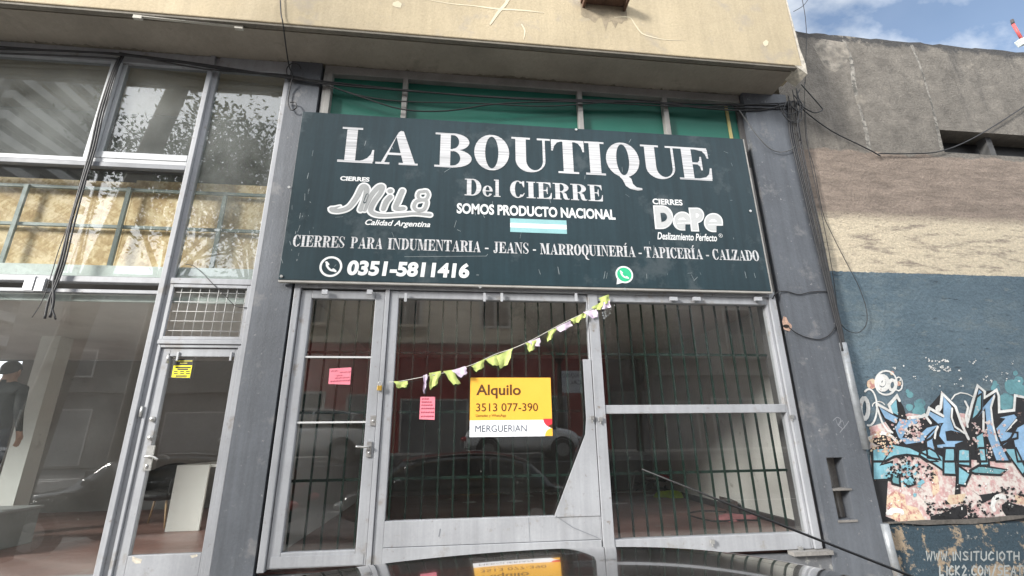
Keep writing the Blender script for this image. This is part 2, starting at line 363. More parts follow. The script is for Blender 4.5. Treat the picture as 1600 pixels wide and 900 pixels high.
# pillars
def pillar_right():
    m = MB(); x0, x1, y0, y1 = 3.95, 4.62, 5.1, 5.6
    nx0, nx1 = 4.11, 4.31; nz0, nz1 = C-.91, C-.28; zm = C-.615
    m.box(x0, x1, y0+.14, y1, 0, ZS-.001)                                   # core behind the niche
    m.box(x0, nx0, y0, y0+.14, 0, ZS-.001); m.box(nx1, x1, y0, y0+.14, 0, ZS-.001)
    m.box(nx0, nx1, y0, y0+.14, 0, nz0); m.box(nx0, nx1, y0, y0+.14, nz1, ZS-.001)
    return m.build('pillar', pillar_paint, bld)
pr = pillar_right()
niche_m = mat('niche_mortar', (.17, .16, .15), .9, .3, 6, .15, .4, 40)
m = MB(); m.box(4.112, 4.33, 5.085, 5.238, C-.62, C-.60); m.box(4.10, 4.325, 5.09, 5.238, C-.935, C-.912)
m.box(4.113, 4.309, 5.236, 5.239, C-.91, C-.282); m.obox((4.19, 5.20, C-.45), ((.8, .6, 0), (-.6, .8, 0), (0, 0, 1)), .035, .012, .14); m.obox((4.22, 5.2, C-.76), ((.8, .6, 0), (-.6, .8, 0), (0, 0, 1)), .04, .012, .14)
m.build('meter_niche', niche_m, pr)
m = MB(); hx, hz = at(1229, 507, 5.098)
m.flat([(hx-.05, hz-.06), (hx+.02, hz-.085), (hx+.065, hz-.03), (hx+.06, hz+.0), (hx+.03, hz+.03), (hx+.015, hz+.09), (hx-.02, hz+.10), (hx-.05, hz+.04)], 5.0975)
m.ell(hx-.01, hz-.022, .042, .022, 5.096, 1)
m.build('broken_hole', [mat('broken_brick', (.45, .29, .22), .9, .35, 25, .2, .5), mat('hole_dark', (.012, .008, .007), .95, .2, 5, 0, 0)], pr)
MB().box(-2.205, -1.83, 5.13, 5.6, 0, ZS-.001).build('pillar', pillar_paint, bld)
MB().box(3.885, 3.949, 5.19, 5.5, 0, ZS-.021).build('recess_strip', mat('recess_paint', (.075, .072, .072), .7, .2, 2, .08, .2), bld)
# plinth below the shopfronts
MB().box(-1.829, 3.949, 5.12, 5.5, 0, FL-.02).build('plinth', mat('plinth_paint', (.11, .115, .125), .8, .25, 3, .1, .3, 40, dirt=(.3, .3, .29), dirt_amt=.2), bld)
MB().box(-14, -2.206, 5.12, 5.45, 0, FL-.04).build('plinth', MATS['plinth_paint'], bld)
m = MB(); m.box(3.5, 3.945, 5.06, 5.16, FL-.019, FL+.02); m.build('threshold_step', concrete, bld)

FY0, FY1 = 5.155, 5.245
zt, zb = C+1.66, C-1.185
def pane(parent, x0, x1, z0, z1, g, y=5.197): return MB().box(x0, x1, y, y+.006, z0, z1).build('glass_pane', g, parent)
# --- main shopfront: outer frame, door, fixed window, divided window
of = MB(); of.box(-1.80, -1.735, FY0-.03, FY1, zb, zt); of.box(3.80, 3.884, FY0-.03, FY1, zb, zt); of.box(-1.735, 3.80, FY0-.03, FY1, C+1.585, zt)
of.build('shopfront_frame', frame_paint, bld, bevel=.006)
for u in (508, 578): x, z = at(u, 456, 5.11); MB().box(x-.03, x+.03, 5.09, 5.12, z-.03, z+.02).build('shutter_clip', alu, bld)
for u in (634, 757, 784, 900): x, z = at(u, 462, 5.11); MB().box(x-.014, x+.014, 5.10, 5.122, z-.07, z+.03).build('shutter_clip', alu, bld)
for u in (1052, 1088, 1184): x, z = at(u, 467, 5.11); MB().box(x-.045, x+.045, 5.09, 5.122, z-.025, z+.02).build('shutter_clip', alu, bld)
# door leaf
d = MB(); xl, xr_ = -1.728, -.826
d.box(xl, -1.615, FY0, FY1-.02, zb+.02, C+1.56); d.box(-.932, xr_, FY0, FY1-.02, zb+.02, C+1.56)
d.box(-1.615, -.932, FY0, FY1-.02, C+1.47, C+1.56); d.box(-1.615, -.932, FY0, FY1-.02, zb+.02, C-1.03)
door = d.build('door', frame_paint, bld, bevel=.006, label='narrow grey glazed entrance door with a pink note')
pane(door, -1.612, -.935, C-1.028, C+1.468, g_main)
MB().box(-1.614, -.933, 5.165, 5.19, at(500, 558, 5.18)[1]-.009, at(500, 558, 5.18)[1]+.009).build('glazing_bar', mat('white_bar', (.55, .56, .56), .5, .06, 4, .02, .02), door); m = MB(); m.box(-1.614, -.933, 5.165, 5.19, at(500, 660, 5.18)[1]-.009, at(500, 660, 5.18)[1]+.009)
m.build('glazing_bar', mat('white_bar', (.55, .56, .56), .5, .06, 4, .02, .02), door)
m = MB(); m.box(-1.70, -.85, FY0-.006, FY0-.0005, C-1.155, C-1.06); m.build('kick_plate', frame_paint, door, bevel=.003)
hx, hz = at(578, 698, 5.14)
m = MB(); m.box(hx-.03, hx+.015, 5.135, 5.1545, hz-.1, hz+.05); m.tube([(hx-.008, 5.15, hz), (hx-.008, 5.09, hz), (hx-.06, 5.085, hz), (hx-.13, 5.085, hz+.005)], .011, 8, sub=3); m.ball((hx-.005, 5.132, hz-.06), .012, .008, .018)
m.build('handle', steel, door)
lx, lz = at(583, 657, 5.14); m = MB(); m.box(lx-.028, lx+.028, 5.14, 5.1545, lz-.05, lz+.05); m.ball((lx, 5.137, lz-.005), .014, .008, .014); m.build('lock', steel, door)
# jamb between door and window
j = MB(); j.box(-.822, -.775, FY0-.02, FY1, zb, C+1.584)
j.build('jamb', frame_paint, bld, bevel=.005)
# fixed window with a sheet metal corner
fw = MB(); x0, x1 = -.771, 1.503
fw.box(x0, -.675, FY0, FY1-.01, zb, C+1.575); fw.box(1.492, x1, FY0, FY1-.01, zb, C+1.575); fw.box(-.675, 1.492, FY0, FY1-.01, C+1.49, C+1.575)
fw.box(-.675, 1.492, FY0, FY1-.01, C-1.02, C-.79); fw.box(-.675, 1.492, FY0-.012, FY1-.01, zb, C-1.023)
win1 = fw.build('fixed_window', frame_paint, bld, bevel=.005)
pane(win1, -.673, 1.49, C-.788, C+1.488, g_main)
pl = [(1.405, C+.81), (1.498, C+.81), (1.498, C-.80), (1.02, C-.80), (1.02, C-.775), (1.385, C+.0), (1.405, C+.16)]
MB().plate(pl, FY0-.010, FY0-.002).build('corner_sheet', frame_paint, win1, bevel=.002)
for pts, wd, yy in (([(1.03, C-.79), (1.2, C-.9), (1.45, C-1.0)], .006, FY0-.0105), ([(.75, C-.80), (.76, C-1.01)], .004, FY0-.001), ([at(688, 827, 5.15), at(686, 838, 5.15)], .012, FY0-.0012)):
    MB().ribbon(pts, wd, yy).build('paint_scratch', frame_dark, win1)
# divided window on the right
m2_ = MB(); m2_.box(1.507, 1.625, FY0-.02, FY1, zb, C+1.584); m2_.box(3.765, 3.797, FY0-.005, FY1, zb, C+1.584)
m2_.box(1.625, 3.765, FY0-.01, FY1, C+1.495, C+1.584); m2_.box(1.625, 3.765, FY0-.01, FY1, C+.213, C+.305); m2_.box(1.625, 3.765, FY0-.01, FY1, zb, C-1.028)
win2 = m2_.build('divided_window', frame_paint, bld, bevel=.005)
pane(win2, 1.627, 3.763, C+.307, C+1.493, g_main); pane(win2, 1.627, 3.763, C-1.026, C+.211, g_main)
for u, v in ((925, 653), (938, 655), (1236, 651), (1250, 857), (1112, 846)):
    m = MB(); x, z = at(u, v, 5.13); m.box(x-.02, x+.02, 5.105, 5.135, z-.02, z+.02); m.cyl((x, 5.12, z-.05), (x, 5.12, z-.01), .008, 8)
    m.build('latch', steel, win2)
# --- clerestory above the sign
cz0, cz1 = C+3.5, ZS-.021
m = MB(); m.box(-1.80, 3.93, FY0, FY1, cz1-.13, cz1)
for u in (512, 632, 905, 1037): 
    x = at(u, 165)[0]; m.box(x-.032, x+.032, FY0-.01, FY1, C+1.70, cz1-.131)
m.box(-1.80, -1.74, FY0, FY1, C+1.66, cz1-.131)
m.box(-1.74, 3.93, FY0+.02, FY1, C+1.661, C+3.45)
cl = m.build('clerestory_window', mat('clerestory_frame', (.24, .235, .225), .6, .2, 3, .06, .1), bld, bevel=.004)
m = MB(); x = at(1140, 190)[0]; m.box(x-.02, x+.02, 5.215, 5.231, C+3.46, cz1-.14); m.build('yellowed_strip', mat('yellowed_wood', (.42, .36, .15), .6), cl)
MB().box(-1.738, 3.929, 5.232, 5.25, C+3.452, cz1-.132).build('green_panel', green_panel, cl)

# --- left shopfront
XL = -14
l = MB()
xm0, xm1 = -3.19, -3.085
l.box(xm0, -3.135, FY0-.02, FY1, FL-.04, ZS-.021); l.box(-3.134, xm1, FY0+.02, FY1, FL-.04, ZS-.021)
l.box(-2.262, -2.207, FY0-.02, FY1, FL-.04, ZS-.021)
l.box(XL, xm0, FY0, FY1, C+4.44, ZS-.021); l.box(xm1, -2.262, FY0, FY1, C+4.45, ZS-.021)
l.box(XL, xm0, FY0, FY1, C+1.60, C+1.665)
l.box(XL, xm0, FY0+.03, FY1, C+1.49, C+1.53)
l.box(xm1, -2.262, FY0-.015, FY1, C+1.60, C+1.665); l.box(xm1, -2.262, FY0-.015, FY1, C+.945, C+.99)
l.box(XL, xm0, FY0, FY1, FL-.04, FL+.05)
lf = l.build('left_shopfront_frame', frame_paint, bld, bevel=.005)
m = MB(); m.box(XL, xm0-.002, FY0-.02, FY0+.05, C+2.975, C+3.03, 1); m.box(XL, xm0-.002, FY0-.015, FY0+.06, C+3.032, C+3.085)
m.box(-4.30, -4.20, FY0-.015, FY1, C+3.086, C+4.439); m.box(-4.195, -4.15, FY0+.03, FY1, C+3.17, C+4.439); m.box(-4.195, xm0-.002, FY0-.022, FY1, C+3.086, C+3.168)
m.box(-8.3, -8.2, FY0-.015, FY1, C+3.086, C+4.439)
us = m.build('upper_sash', [mat('sash_paint', (.40, .415, .43), .5, .12, 2, .05, .08, streak=.08), frame_dark], bld, bevel=.004)
pane(us, XL, -4.301, C+3.09, C+4.438, g_top); pane(us, -4.149, xm0-.003, C+3.17, C+4.438, g_top)
tall = MB().box(xm1+.001, -2.263, 5.197, 5.203, C+1.667, C+4.448).build('glass_pane', g_top, lf)
pane(lf, XL, xm0-.003, C+1.667, C+2.973, g_left); pane(lf, XL, xm0-.003, FL+.052, C+1.488, g_left)
# boards behind the middle row
def osb_mat():
    m = bpy.data.materials.new('strand_board'); m.use_nodes = True; t = m.node_tree; N = t.nodes; lk = t.links.new; p = N['Principled BSDF']; p.inputs['Roughness'].default_value = .8
    g = N.new('ShaderNodeNewGeometry')
    def flakes(rot, sc):
        q = N.new('ShaderNodeMapping'); q.vector_type = 'TEXTURE'; q.inputs['Rotation'].default_value = (0, rot, 0); q.inputs['Scale'].default_value = (1/sc, 1/sc, .28/sc); lk(g.outputs['Position'], q.inputs['Vector'])
        v = N.new('ShaderNodeTexVoronoi'); v.inputs['Scale'].default_value = 11; v.inputs['Randomness'].default_value = 1; lk(q.outputs['Vector'], v.inputs['Vector'])
        s = N.new('ShaderNodeSeparateColor'); lk(v.outputs['Color'], s.inputs['Color']); return s.outputs['Red']
    a, b, c = flakes(.5, 1), flakes(-.8, 1.2), flakes(1.5, .9)
    k = N.new('ShaderNodeTexNoise'); k.inputs['Scale'].default_value = 5; lk(g.outputs['Position'], k.inputs['Vector'])
    s1 = N.new('ShaderNodeMath'); s1.operation = 'ADD'; lk(a, s1.inputs[0]); lk(b, s1.inputs[1])
    s2 = N.new('ShaderNodeMath'); s2.operation = 'ADD'; lk(s1.outputs[0], s2.inputs[0]); lk(c, s2.inputs[1])
    s3 = N.new('ShaderNodeMath'); s3.operation = 'MULTIPLY_ADD'; lk(s2.outputs[0], s3.inputs[0]); s3.inputs[1].default_value = .22; lk(k.outputs['Fac'], s3.inputs[2])
    r = N.new('ShaderNodeValToRGB'); e = r.color_ramp.elements; e[0].position = .45; e[0].color = (.40, .26, .12, 1); e[1].position = 1.15; e[1].color = (.80, .64, .40, 1)
    e2 = r.color_ramp.elements.new(.8); e2.color = (.60, .43, .22, 1)
    lk(s3.outputs[0], r.inputs['Fac']); lk(r.outputs['Color'], p.inputs['Base Color']); return m
osb = osb_mat()
m = MB(); x = -13.9; i = 0
for xa, xb in ((-13.9, -11.2), (-11.19, -8.76), (-8.75, -6.32), (-6.31, -3.88), (-3.87, -2.21)):
    m.box(xa, xb, 5.42+.004*(i % 2), 5.435+.004*(i % 2), C+1.83, C+2.97-(.03 if i % 2 else 0)); i += 1
m.build('strand_board', osb, bld)
m = MB()
for u, v in ((0, 288), (0, 348)):
    z = at(u, v, 5.36)[1]; m.box(-13.9, -2.21, 5.35, 5.38, z-.018, z+.018)
for u, v in ((43, 292), (203, 297), (352, 310)):
    x = at(u, v, 5.34)[0]; m.box(x-.022, x+.022, 5.32, 5.349, C+1.83, at(u, v, 5.36)[1]+.018)
for x in (-5.95, -7.0, -8.1): m.box(x-.022, x+.022, 5.32, 5.349, C+1.83, at(0, 288, 5.36)[1]+.018)
m.build('tube_lattice', lattice_m, bld)
m = MB(); m.box(-13.9, -2.21, 5.26, 5.44, C+1.70, C+1.825); m.build('sill_board', sill_white, bld)
m = MB(); m.box(-13.9, -2.27, 5.27, 5.30, C+1.42, C+1.487); m.build('sill_board', sill_white, bld)
m = MB(); x, z = at(55, 442, 5.14); m.box(x-.09, x+.0, 5.12, 5.15, z-.08, z+.07); m.box(x+.02, x+.10, 5.12, 5.15, z-.09, z+.05); m.build('steel_bracket', alu, lf)
# mesh window above the left door
m = MB(); m.frame(xm1+.002, -2.264, C+.992, C+1.598, .035, FY0-.005, FY0+.03)
mw = m.build('mesh_window', frame_paint, bld, bevel=.003)
m = MB()
for i in range(8):
    x = xm1+.11+i*.094
    if x < -2.30: m.cyl((x, 5.178, C+1.027), (x, 5.178, C+1.563), .0035, 6)
for i in range(5): z = C+1.09+i*.105; m.cyl((xm1+.037, 5.172, z), (-2.299, 5.172, z), .0035, 6)
m.build('wire_mesh', mat('mesh_wire', (.45, .45, .44), .5), mw)
pane(mw, xm1+.038, -2.30, C+1.028, C+1.562, g_left, 5.2)
# left door
d = MB(); a, b = xm1+.004, -2.266; dt, db = C+.940, C-1.4
d.frame(a, b, FL-.03, dt, .03, FY0+.0, FY1)
a2, b2 = a+.034, b-.034
d.box(a2, -2.955, FY0+.02, FY1-.01, FL-.02, dt-.034); d.box(-2.325, b2, FY0+.02, FY1-.01, FL-.02, dt-.034); d.box(-2.955, -2.325, FY0+.02, FY1-.01, C+.82, dt-.034); d.box(-2.955, -2.325, FY0+.02, FY1-.01, FL-.02, C-1.01)
ldoor = d.build('door', frame_paint, bld, bevel=.004, label='grey glazed door with a yellow sticker, chipped at the bottom rail')
pane(ldoor, -2.953, -2.327, C-1.008, C+.818, g_main, 5.2)
hx, hz = at(235, 713, 5.16)
m = MB(); m.box(hx-.045, hx+.02, 5.158, 5.1745, hz-.13, hz+.10); m.tube([(hx-.02, 5.17, hz), (hx-.02, 5.11, hz), (hx+.05, 5.105, hz), (hx+.10, 5.105, hz-.03)], .011, 8, sub=3); m.ball((hx-.015, 5.155, hz-.09), .012, .008, .02)
m.build('handle', steel, ldoor)
for u, v in ((239, 655), (236, 684)):
    x, z = at(u, v, 5.17); m = MB(); m.cyl((x, 5.174, z), (x, 5.15, z), .026, 14); m.ball((x, 5.15, z), .02, .01, .02); m.build('lock', steel, ldoor)
for u, v in ((220, 643), (262, 560)): x, z = at(u, v, 5.14); MB().cyl((x, 5.145, z-.05), (x, 5.145, z+.05), .012, 8).build('hinge', steel, ldoor)
for pts in ([(207, 869), (214, 872), (222, 874), (220, 880), (212, 881), (206, 876)], [(297, 868), (308, 866), (309, 869), (300, 872)]): MB().flat([at(u, v, 5.174) for u, v in pts], 5.1738).build('chipped_paint', chip_m, ldoor)
for u in (278, 361): x, z = at(u, 556, 5.17); MB().box(x-.008, x+.008, 5.16, 5.175, z-.05, z+.04).build('glass_clip', alu, ldoor)

# ------------------------------------------------------------------ security grille behind the main shopfront
gr = thing('security_grille', 'dark green steel bars standing behind the glass of the sign shop', 'grille', (1.0, 5.47, FL))
for k, (x0, x1) in enumerate(((-1.74, 3.9),)):
    for z in (at(760, 552, 5.47)[1], at(760, 643, 5.47)[1], at(760, 745, 5.47)[1]):
        MB().box(x0, x1, 5.474, 5.486, z-.014, z+.014).build('rail', green_bar, gr)
n = 34
b0 = MB().box(-.0095, .0095, -.0095, .0095, FL, C+1.73)
proto = None
for i in range(n):
    x = -1.66+i*.164
    if proto is None:
        proto = MB().box(x-.0095, x+.0095, 5.452, 5.4735, FL, C+1.735).build('bar', green_bar, gr)
    else:
        o = proto.copy(); COL.objects.link(o); o.parent = gr; o.location.x = i*.164

# ------------------------------------------------------------------ signboard
SY = 5.05
sg_face = mat('sign_face', (.014, .031, .039), .40, .14, .8, .05, .04, 30, streak=.14, dirt=(.045, .062, .07), dirt_amt=.30, spec=.30)
sg = thing('signboard', 'long dark teal shop signboard with silver and white lettering', 'sign', (.92, SY+.02, C+1.64))
sx0, sx1, sz0, sz1 = -1.955, 3.79, C+1.642, C+3.812
MB().box(sx0, sx1, SY, SY+.035, sz0, sz1).build('panel', sg_face, sg, bevel=.003)
m = MB(); m.box(sx1+.001, sx1+.02, SY+.004, SY+.05, sz0-.01, sz1); m.box(sx0, sx1+.02, SY+.006, SY+.05, sz0-.024, sz0-.001)
m.build('edge_trim', mat('trim_grey', (.32, .31, .29), .6, .2, 4, .06, .1), sg)
for i, (u, v) in enumerate(((452, 293), (900, 203), (440, 432), (1172, 330), (750, 449), (976, 452))):
    x, z = at(u, v, SY); MB().cyl((x, SY+.0, z), (x, SY-.012, z), .016, 10).build('bolt', steel, sg)
def silver_mat():
    m = bpy.data.materials.new('brushed_silver'); m.use_nodes = True; t = m.node_tree; N = t.nodes; lk = t.links.new; p = N['Principled BSDF']
    p.inputs['Roughness'].default_value = .45; p.inputs['Metallic'].default_value = .15
    g = N.new('ShaderNodeNewGeometry'); q = N.new('ShaderNodeMapping'); q.inputs['Scale'].default_value = (.6, 1, 60); lk(g.outputs['Position'], q.inputs['Vector'])
    n = N.new('ShaderNodeTexNoise'); n.inputs['Scale'].default_value = 2; n.inputs['Detail'].default_value = 4; lk(q.outputs['Vector'], n.inputs['Vector'])
    r = N.new('ShaderNodeValToRGB'); r.color_ramp.elements[0].position = .36; r.color_ramp.elements[0].color = (.33, .33, .34, 1); r.color_ramp.elements[1].position = .56; r.color_ramp.elements[1].color = (.60, .60, .61, 1)
    lk(n.outputs['Fac'], r.inputs['Fac']); lk(r.outputs['Color'], p.inputs['Base Color']); return m
silver = silver_mat()
sign_white = mat('sign_white', (.68, .69, .69), .5, .05, 4, .05, .0)
sign_grey = mat('sign_grey', (.30, .31, .31), .5, .08, 6, .06, .0)
flag_blue = mat('flag_blue', (.24, .45, .47), .5, .08, 6, .04, .0)
app_green = mat('badge_green', (.02, .42, .20), .5, .05, 6, .03, .0)

# serif letters drawn as outlines in a unit box; each piece lies a hair in front of the last
def arcs(cx, cz, rx, rz, ix, iz, icx=None, a0=0, a1=360, n=26):
    icx = cx if icx is None else icx; P = []; Q = []
    for i in range(n+1):
        a = R(a0+(a1-a0)*i/n); P.append((cx+rx*math.cos(a), cz+rz*math.sin(a))); Q.append((icx+ix*math.cos(a), cz+iz*math.sin(a)))
    return [[P[i], P[i+1], Q[i+1], Q[i]] for i in range(n)]
def rc(x0, z0, x1, z1): return [[(x0, z0), (x1, z0), (x1, z1), (x0, z1)]]
S_ = .055
def G(ch):
    o = []
    if ch == 'I': o = rc(.22, 0, .78, 1)+rc(0, 0, 1, S_)+rc(0, 1-S_, 1, 1)
    elif ch == 'Í': o = G('I')+[[(.35, 1.08), (.6, 1.08), (.95, 1.3), (.6, 1.3)]]
    elif ch == 'L': o = rc(.19, 0, .49, 1)+rc(.05, .945, .63, 1)+rc(0, 0, .98, .06)+[[(.6, .055), (1, .05), (1, .38), (.95, .38), (.92, .26), (.82, .14), (.7, .08)]]
    elif ch == 'A': o = [[(.50, .93), (.555, .985), (.62, .97), (.94, .03), (.66, .03), (.455, .80)], [(.50, .93), (.455, .80), (.20, .03), (.12, .03)]]+rc(.25, .27, .72, .335)+rc(0, 0, .33, S_)+rc(.55, 0, 1, S_)
    elif ch in 'BPR':
        o = rc(.14, 0, .42, 1)+rc(0, 1-S_, .5, 1)+rc(0, 0, .5, S_)
        if ch == 'B':
            o += rc(.42, .47, .5, .53)+arcs(.48, .745, .45, .255, .17, .2, .48, -90, 90, 14)+arcs(.48, .265, .52, .265, .21, .21, .48, -90, 90, 14)
        else:
            o += rc(.42, .45, .5, .505)+arcs(.48, .725, .48, .275, .19, .22, .48, -90, 90, 14)
        if ch == 'R': o += [[(.46, .48), (.66, .46), (.80, .36), (.88, .1), (.93, .05), (1, .08), (1, .03), (.9, -.01), (.72, 0), (.63, .1), (.58, .35), (.5, .44)]]
    elif ch == 'O': o = arcs(.5, .5, .5, .525, .19, .47)
    elif ch == 'Q': o = arcs(.5, .5, .5, .525, .19, .47)+[[(.38, .02), (.62, .0), (.70, -.06), (.74, -.22), (.84, -.31), (1.0, -.33), (1.0, -.38), (.86, -.40), (.66, -.37), (.52, -.28), (.44, -.1), (.36, -.02)]]
    elif ch == 'U': o = rc(.10, .32, .37, 1)+rc(0, 1-S_, .48, 1)+rc(.80, .32, .865, 1)+rc(.66, 1-S_, 1, 1)+arcs(.4825, .33, .3825, .355, .215, .29, .585, 180, 360, 16)
    elif ch == 'T': o = rc(.35, 0, .65, 1)+rc(.19, 0, .81, S_)+rc(0, .945, 1, 1)+[[(0, .95), (0, .66), (.05, .66), (.09, .80), (.18, .91), (.3, .95)], [(1, .95), (.7, .95), (.82, .91), (.91, .80), (.95, .66), (1, .66)]]
    elif ch == 'E': o = rc(.14, 0, .44, 1)+rc(0, .945, .93, 1)+rc(0, 0, .97, S_)+rc(.44, .48, .66, .54)+[[(.55, .945), (.78, .90), (.87, .80), (.9, .68), (.95, .68), (.94, .95)], [(.58, .05), (.98, .05), (1, .38), (.95, .38), (.9, .2), (.8, .1)], [(.58, .52), (.66, .6), (.68, .72), (.73, .72), (.73, .3), (.68, .3), (.66, .42), (.58, .49)]]
    elif ch == 'C': o = arcs(.5, .5, .5, .525, .2, .475, .52, 48, 320, 24)+[[(.86, 1.0), (.94, 1.0), (.94, .64), (.88, .64), (.78, .84), (.72, .93)], [(.72, .08), (.86, .22), (.93, .3), (.96, .27), (.86, .1), (.78, .04)]]
    elif ch == 'D': o = rc(.13, 0, .40, 1)+rc(0, .945, .5, 1)+rc(0, 0, .5, S_)+arcs(.45, .5, .55, .5, .26, .445, .45, -90, 90, 18)
    elif ch == 'N': o = rc(.14, 0, .20, 1)+rc(0, 0, .34, S_)+rc(0, .945, .3, 1)+[[(.12, 1), (.38, 1), (.88, 0), (.78, 0), (.2, .9)]]+rc(.80, 0, .86, 1)+rc(.66, .945, 1, 1)
    elif ch == 'M': o = rc(.10, 0, .15, 1)+rc(0, 0, .26, S_)+rc(0, .945, .3, 1)+[[(.1, 1), (.33, 1), (.56, .2), (.48, 0), (.44, 0)], [(.5, .02), (.55, .2), (.74, 1), (.70, 1)]]+rc(.68, 0, .90, 1)+rc(.58, 0, 1, S_)+rc(.7, .945, 1, 1)
    elif ch == 'J': o = rc(.42, .18, .78, 1)+rc(.2, .945, 1, 1)+arcs(.42, .2, .36, .23, .0, .17, .42, 270, 360, 8)+[[(.42, -.03), (.42, .03), (.25, .04), (.3, .2), (.12, .25), (0, .15), (.1, .0), (.25, -.03)]]
    elif ch == 'Z': o = rc(.04, .945, .97, 1)+rc(0, 0, .96, S_)+[[(.62, .95), (.97, .95), (.36, .05), (0, .05)], [(.04, .95), (.04, .66), (.1, .66), (.16, .85), (.34, .95)], [(.96, .05), (.96, .38), (.9, .38), (.84, .16), (.66, .05)]]
    elif ch == 'S': o = [[(.06, .02), (.12, .02), (.16, .12), (.06, .36)], [(.92, .98), (.86, .98), (.82, .88), (.92, .66)]]
    elif ch == '-': o = rc(.1, .3, .9, .42)
    elif ch == 'e': o = arcs(.5, .31, .5, .33, .2, .285, .5, 0, 330, 22)+rc(.28, .29, .98, .34)
    elif ch == 'l': o = rc(.25, 0, .75, 1.02)+rc(0, 0, 1, .05)+rc(.02, .96, .4, 1.02)
    return o
WID = dict(I=.46, Í=.46, L=.76, A=.86, B=.80, P=.78, R=.86, O=.82, Q=.82, U=.84, T=.82, E=.78, C=.78, D=.84, N=.88, M=1.08, J=.56, Z=.76, S=.64, e=.60, l=.40)
WID['-'] = .42; WID[' '] = .34
def letter(mb, ch, x0, x1, z0, z1, y, mi=0):
    k = 0
    if ch == 'S':
        sp = [(.86, .74), (.74, .93), (.50, .985), (.26, .93), (.17, .76), (.28, .60), (.55, .46), (.80, .32), (.86, .19), (.72, .06), (.48, .015), (.24, .07), (.10, .27)]
        wd = [.05, .06, .09, .13, .22, .28, .30, .28, .22, .13, .09, .06, .05]
        mb.ribbon([(x0+(x1-x0)*a, z0+(z1-z0)*b) for a, b in sp], [q*(x1-x0)*.95 for q in wd], y-.0003, mi, sub=2, cap=False)
    for p in G(ch):
        mb.flat([(x0+(x1-x0)*a, z0+(z1-z0)*b) for a, b in p], y-k*.00012, mi); k += 1
def serif(mb, s, x0, x1, z0, z1, y, mi=0, gap=.07):
    tot = sum(WID[c] for c in s)+gap*(len(s)-1); x = x0; f = (x1-x0)/tot
    for c in s:
        if c != ' ': letter(mb, c, x, x+WID[c]*f, z0, z1, y, mi)
        x += (WID[c]+gap)*f
LY = SY-.0025
def sp(u, v): return at(u, v, LY)
zc = sum(sp(*p)[1] for p in ((533, 196), (680, 205.6), (860, 219.7), (1058, 230)))/4
zb_ = sum(sp(*p)[1] for p in ((527, 250), (678, 260), (872, 271), (1064, 282)))/4
m = MB()
for ch, a, b in (('L', (527, 250), (583, 254)), ('A', (586.5, 253), (652.5, 258)), ('B', (678.5, 259), (737, 250)), ('O', (741, 234), (795.6, 238)), ('U', (799, 214), (859, 219)),
                 ('T', (860.6, 219.7), (911.5, 222)), ('I', (914.5, 250), (945, 250)), ('Q', (946.6, 246), (999, 253.7)), ('U', (999.7, 226), (1058, 229)), ('E', (1062, 275), (1114, 278))):
    letter(m, ch, sp(*a)[0], sp(*b)[0], zb_, zc, LY)
m.build('lettering', silver, sg)
m = MB(); za = sp(725, 305)[1]; zd = sp(728, 279)[1]
serif(m, 'D', sp(726, 300)[0], sp(752, 300)[0], za, zd, LY); serif(m, 'el', sp(754, 300)[0], sp(782, 300)[0], za, zd, LY); m.build('lettering', silver, sg); m = MB()
serif(m, 'CIERRE', sp(797, 300)[0], sp(942, 306)[0], za, zd, LY); m.build('lettering', silver, sg)
m = MB(); z0, z1 = sp(460, 385)[1], sp(461, 367)[1]
for s_, ua, ub in (('CIERRES', 458, 539), ('PARA', 548, 598), ('INDUMENTARIA', 606, 751), ('-', 757, 764), ('JEANS', 771, 826), ('-', 832, 838), ('MARROQUINERÍA', 844, 992), ('-', 997, 1003), ('TAPICERÍA', 1007, 1097), ('-', 1102, 1108), ('CALZADO', 1113, 1185)):
    vm = 376+(ua-458)*.0315
    serif(m, s_, sp(ua, vm)[0], sp(ub, vm)[0], z0, z1, LY, 0, .04)
m.build('lettering', silver, sg)
def ptext(mb, s, u0, v0, u1, v1, y, mi=0, **k):        # lettering between two photo points (upper left, lower right)
    x0, z1 = at(u0, v0, y); x1, z0 = at(u1, v1, y); text(mb, s, x0, x1, z0, z1, y, mi, **k)
def ztext(mb, s, ul, ur, vt, vb, slope, y, mi=0, **k):  # level line: height measured at its left end
    x0, z1 = at(ul, vt, y); z0 = at(ul, vb, y)[1]; x1 = at(ur, vb+slope*(ur-ul), y)[0]; text(mb, s, x0, x1, z0, z1, y, mi, **k)
m = MB(); ztext(m, 'SOMOS PRODUCTO NACIONAL', 714, 962, 317, 333.5, .04, LY, bold=.035); m.build('lettering', sign_white, sg)
m = MB(); ztext(m, '0351-5811416', 544, 733, 406, 430, .02, LY, bold=.045, shear=.08); m.build('lettering', sign_white, sg)
m = MB(); ztext(m, 'CIERRES', 532, 577, 275, 282, .05, LY, bold=.04); m.build('lettering', sign_white, sg)
m = MB(); ztext(m, 'CIERRES', 1019, 1067, 310, 319, .05, LY, bold=.03); m.build('lettering', sign_white, sg)
m = MB(); ztext(m, 'Calidad Argentina', 571, 672, 342.5, 354, .04, LY, bold=.02, shear=.3); m.build('lettering', sign_white, sg)
m = MB(); ztext(m, 'Deslizamiento Perfecto', 1026, 1121, 362.5, 374, .03, LY, bold=.02, shear=.3); m.build('lettering', sign_white, sg)
rx, rz = sp(1126, 368); m = MB(); m.ring(rx, rz, .021, .026, LY); text(m, 'R', rx-.009, rx+.009, rz-.012, rz+.012, LY, bold=.02)
m.build('lettering', sign_white, sg)
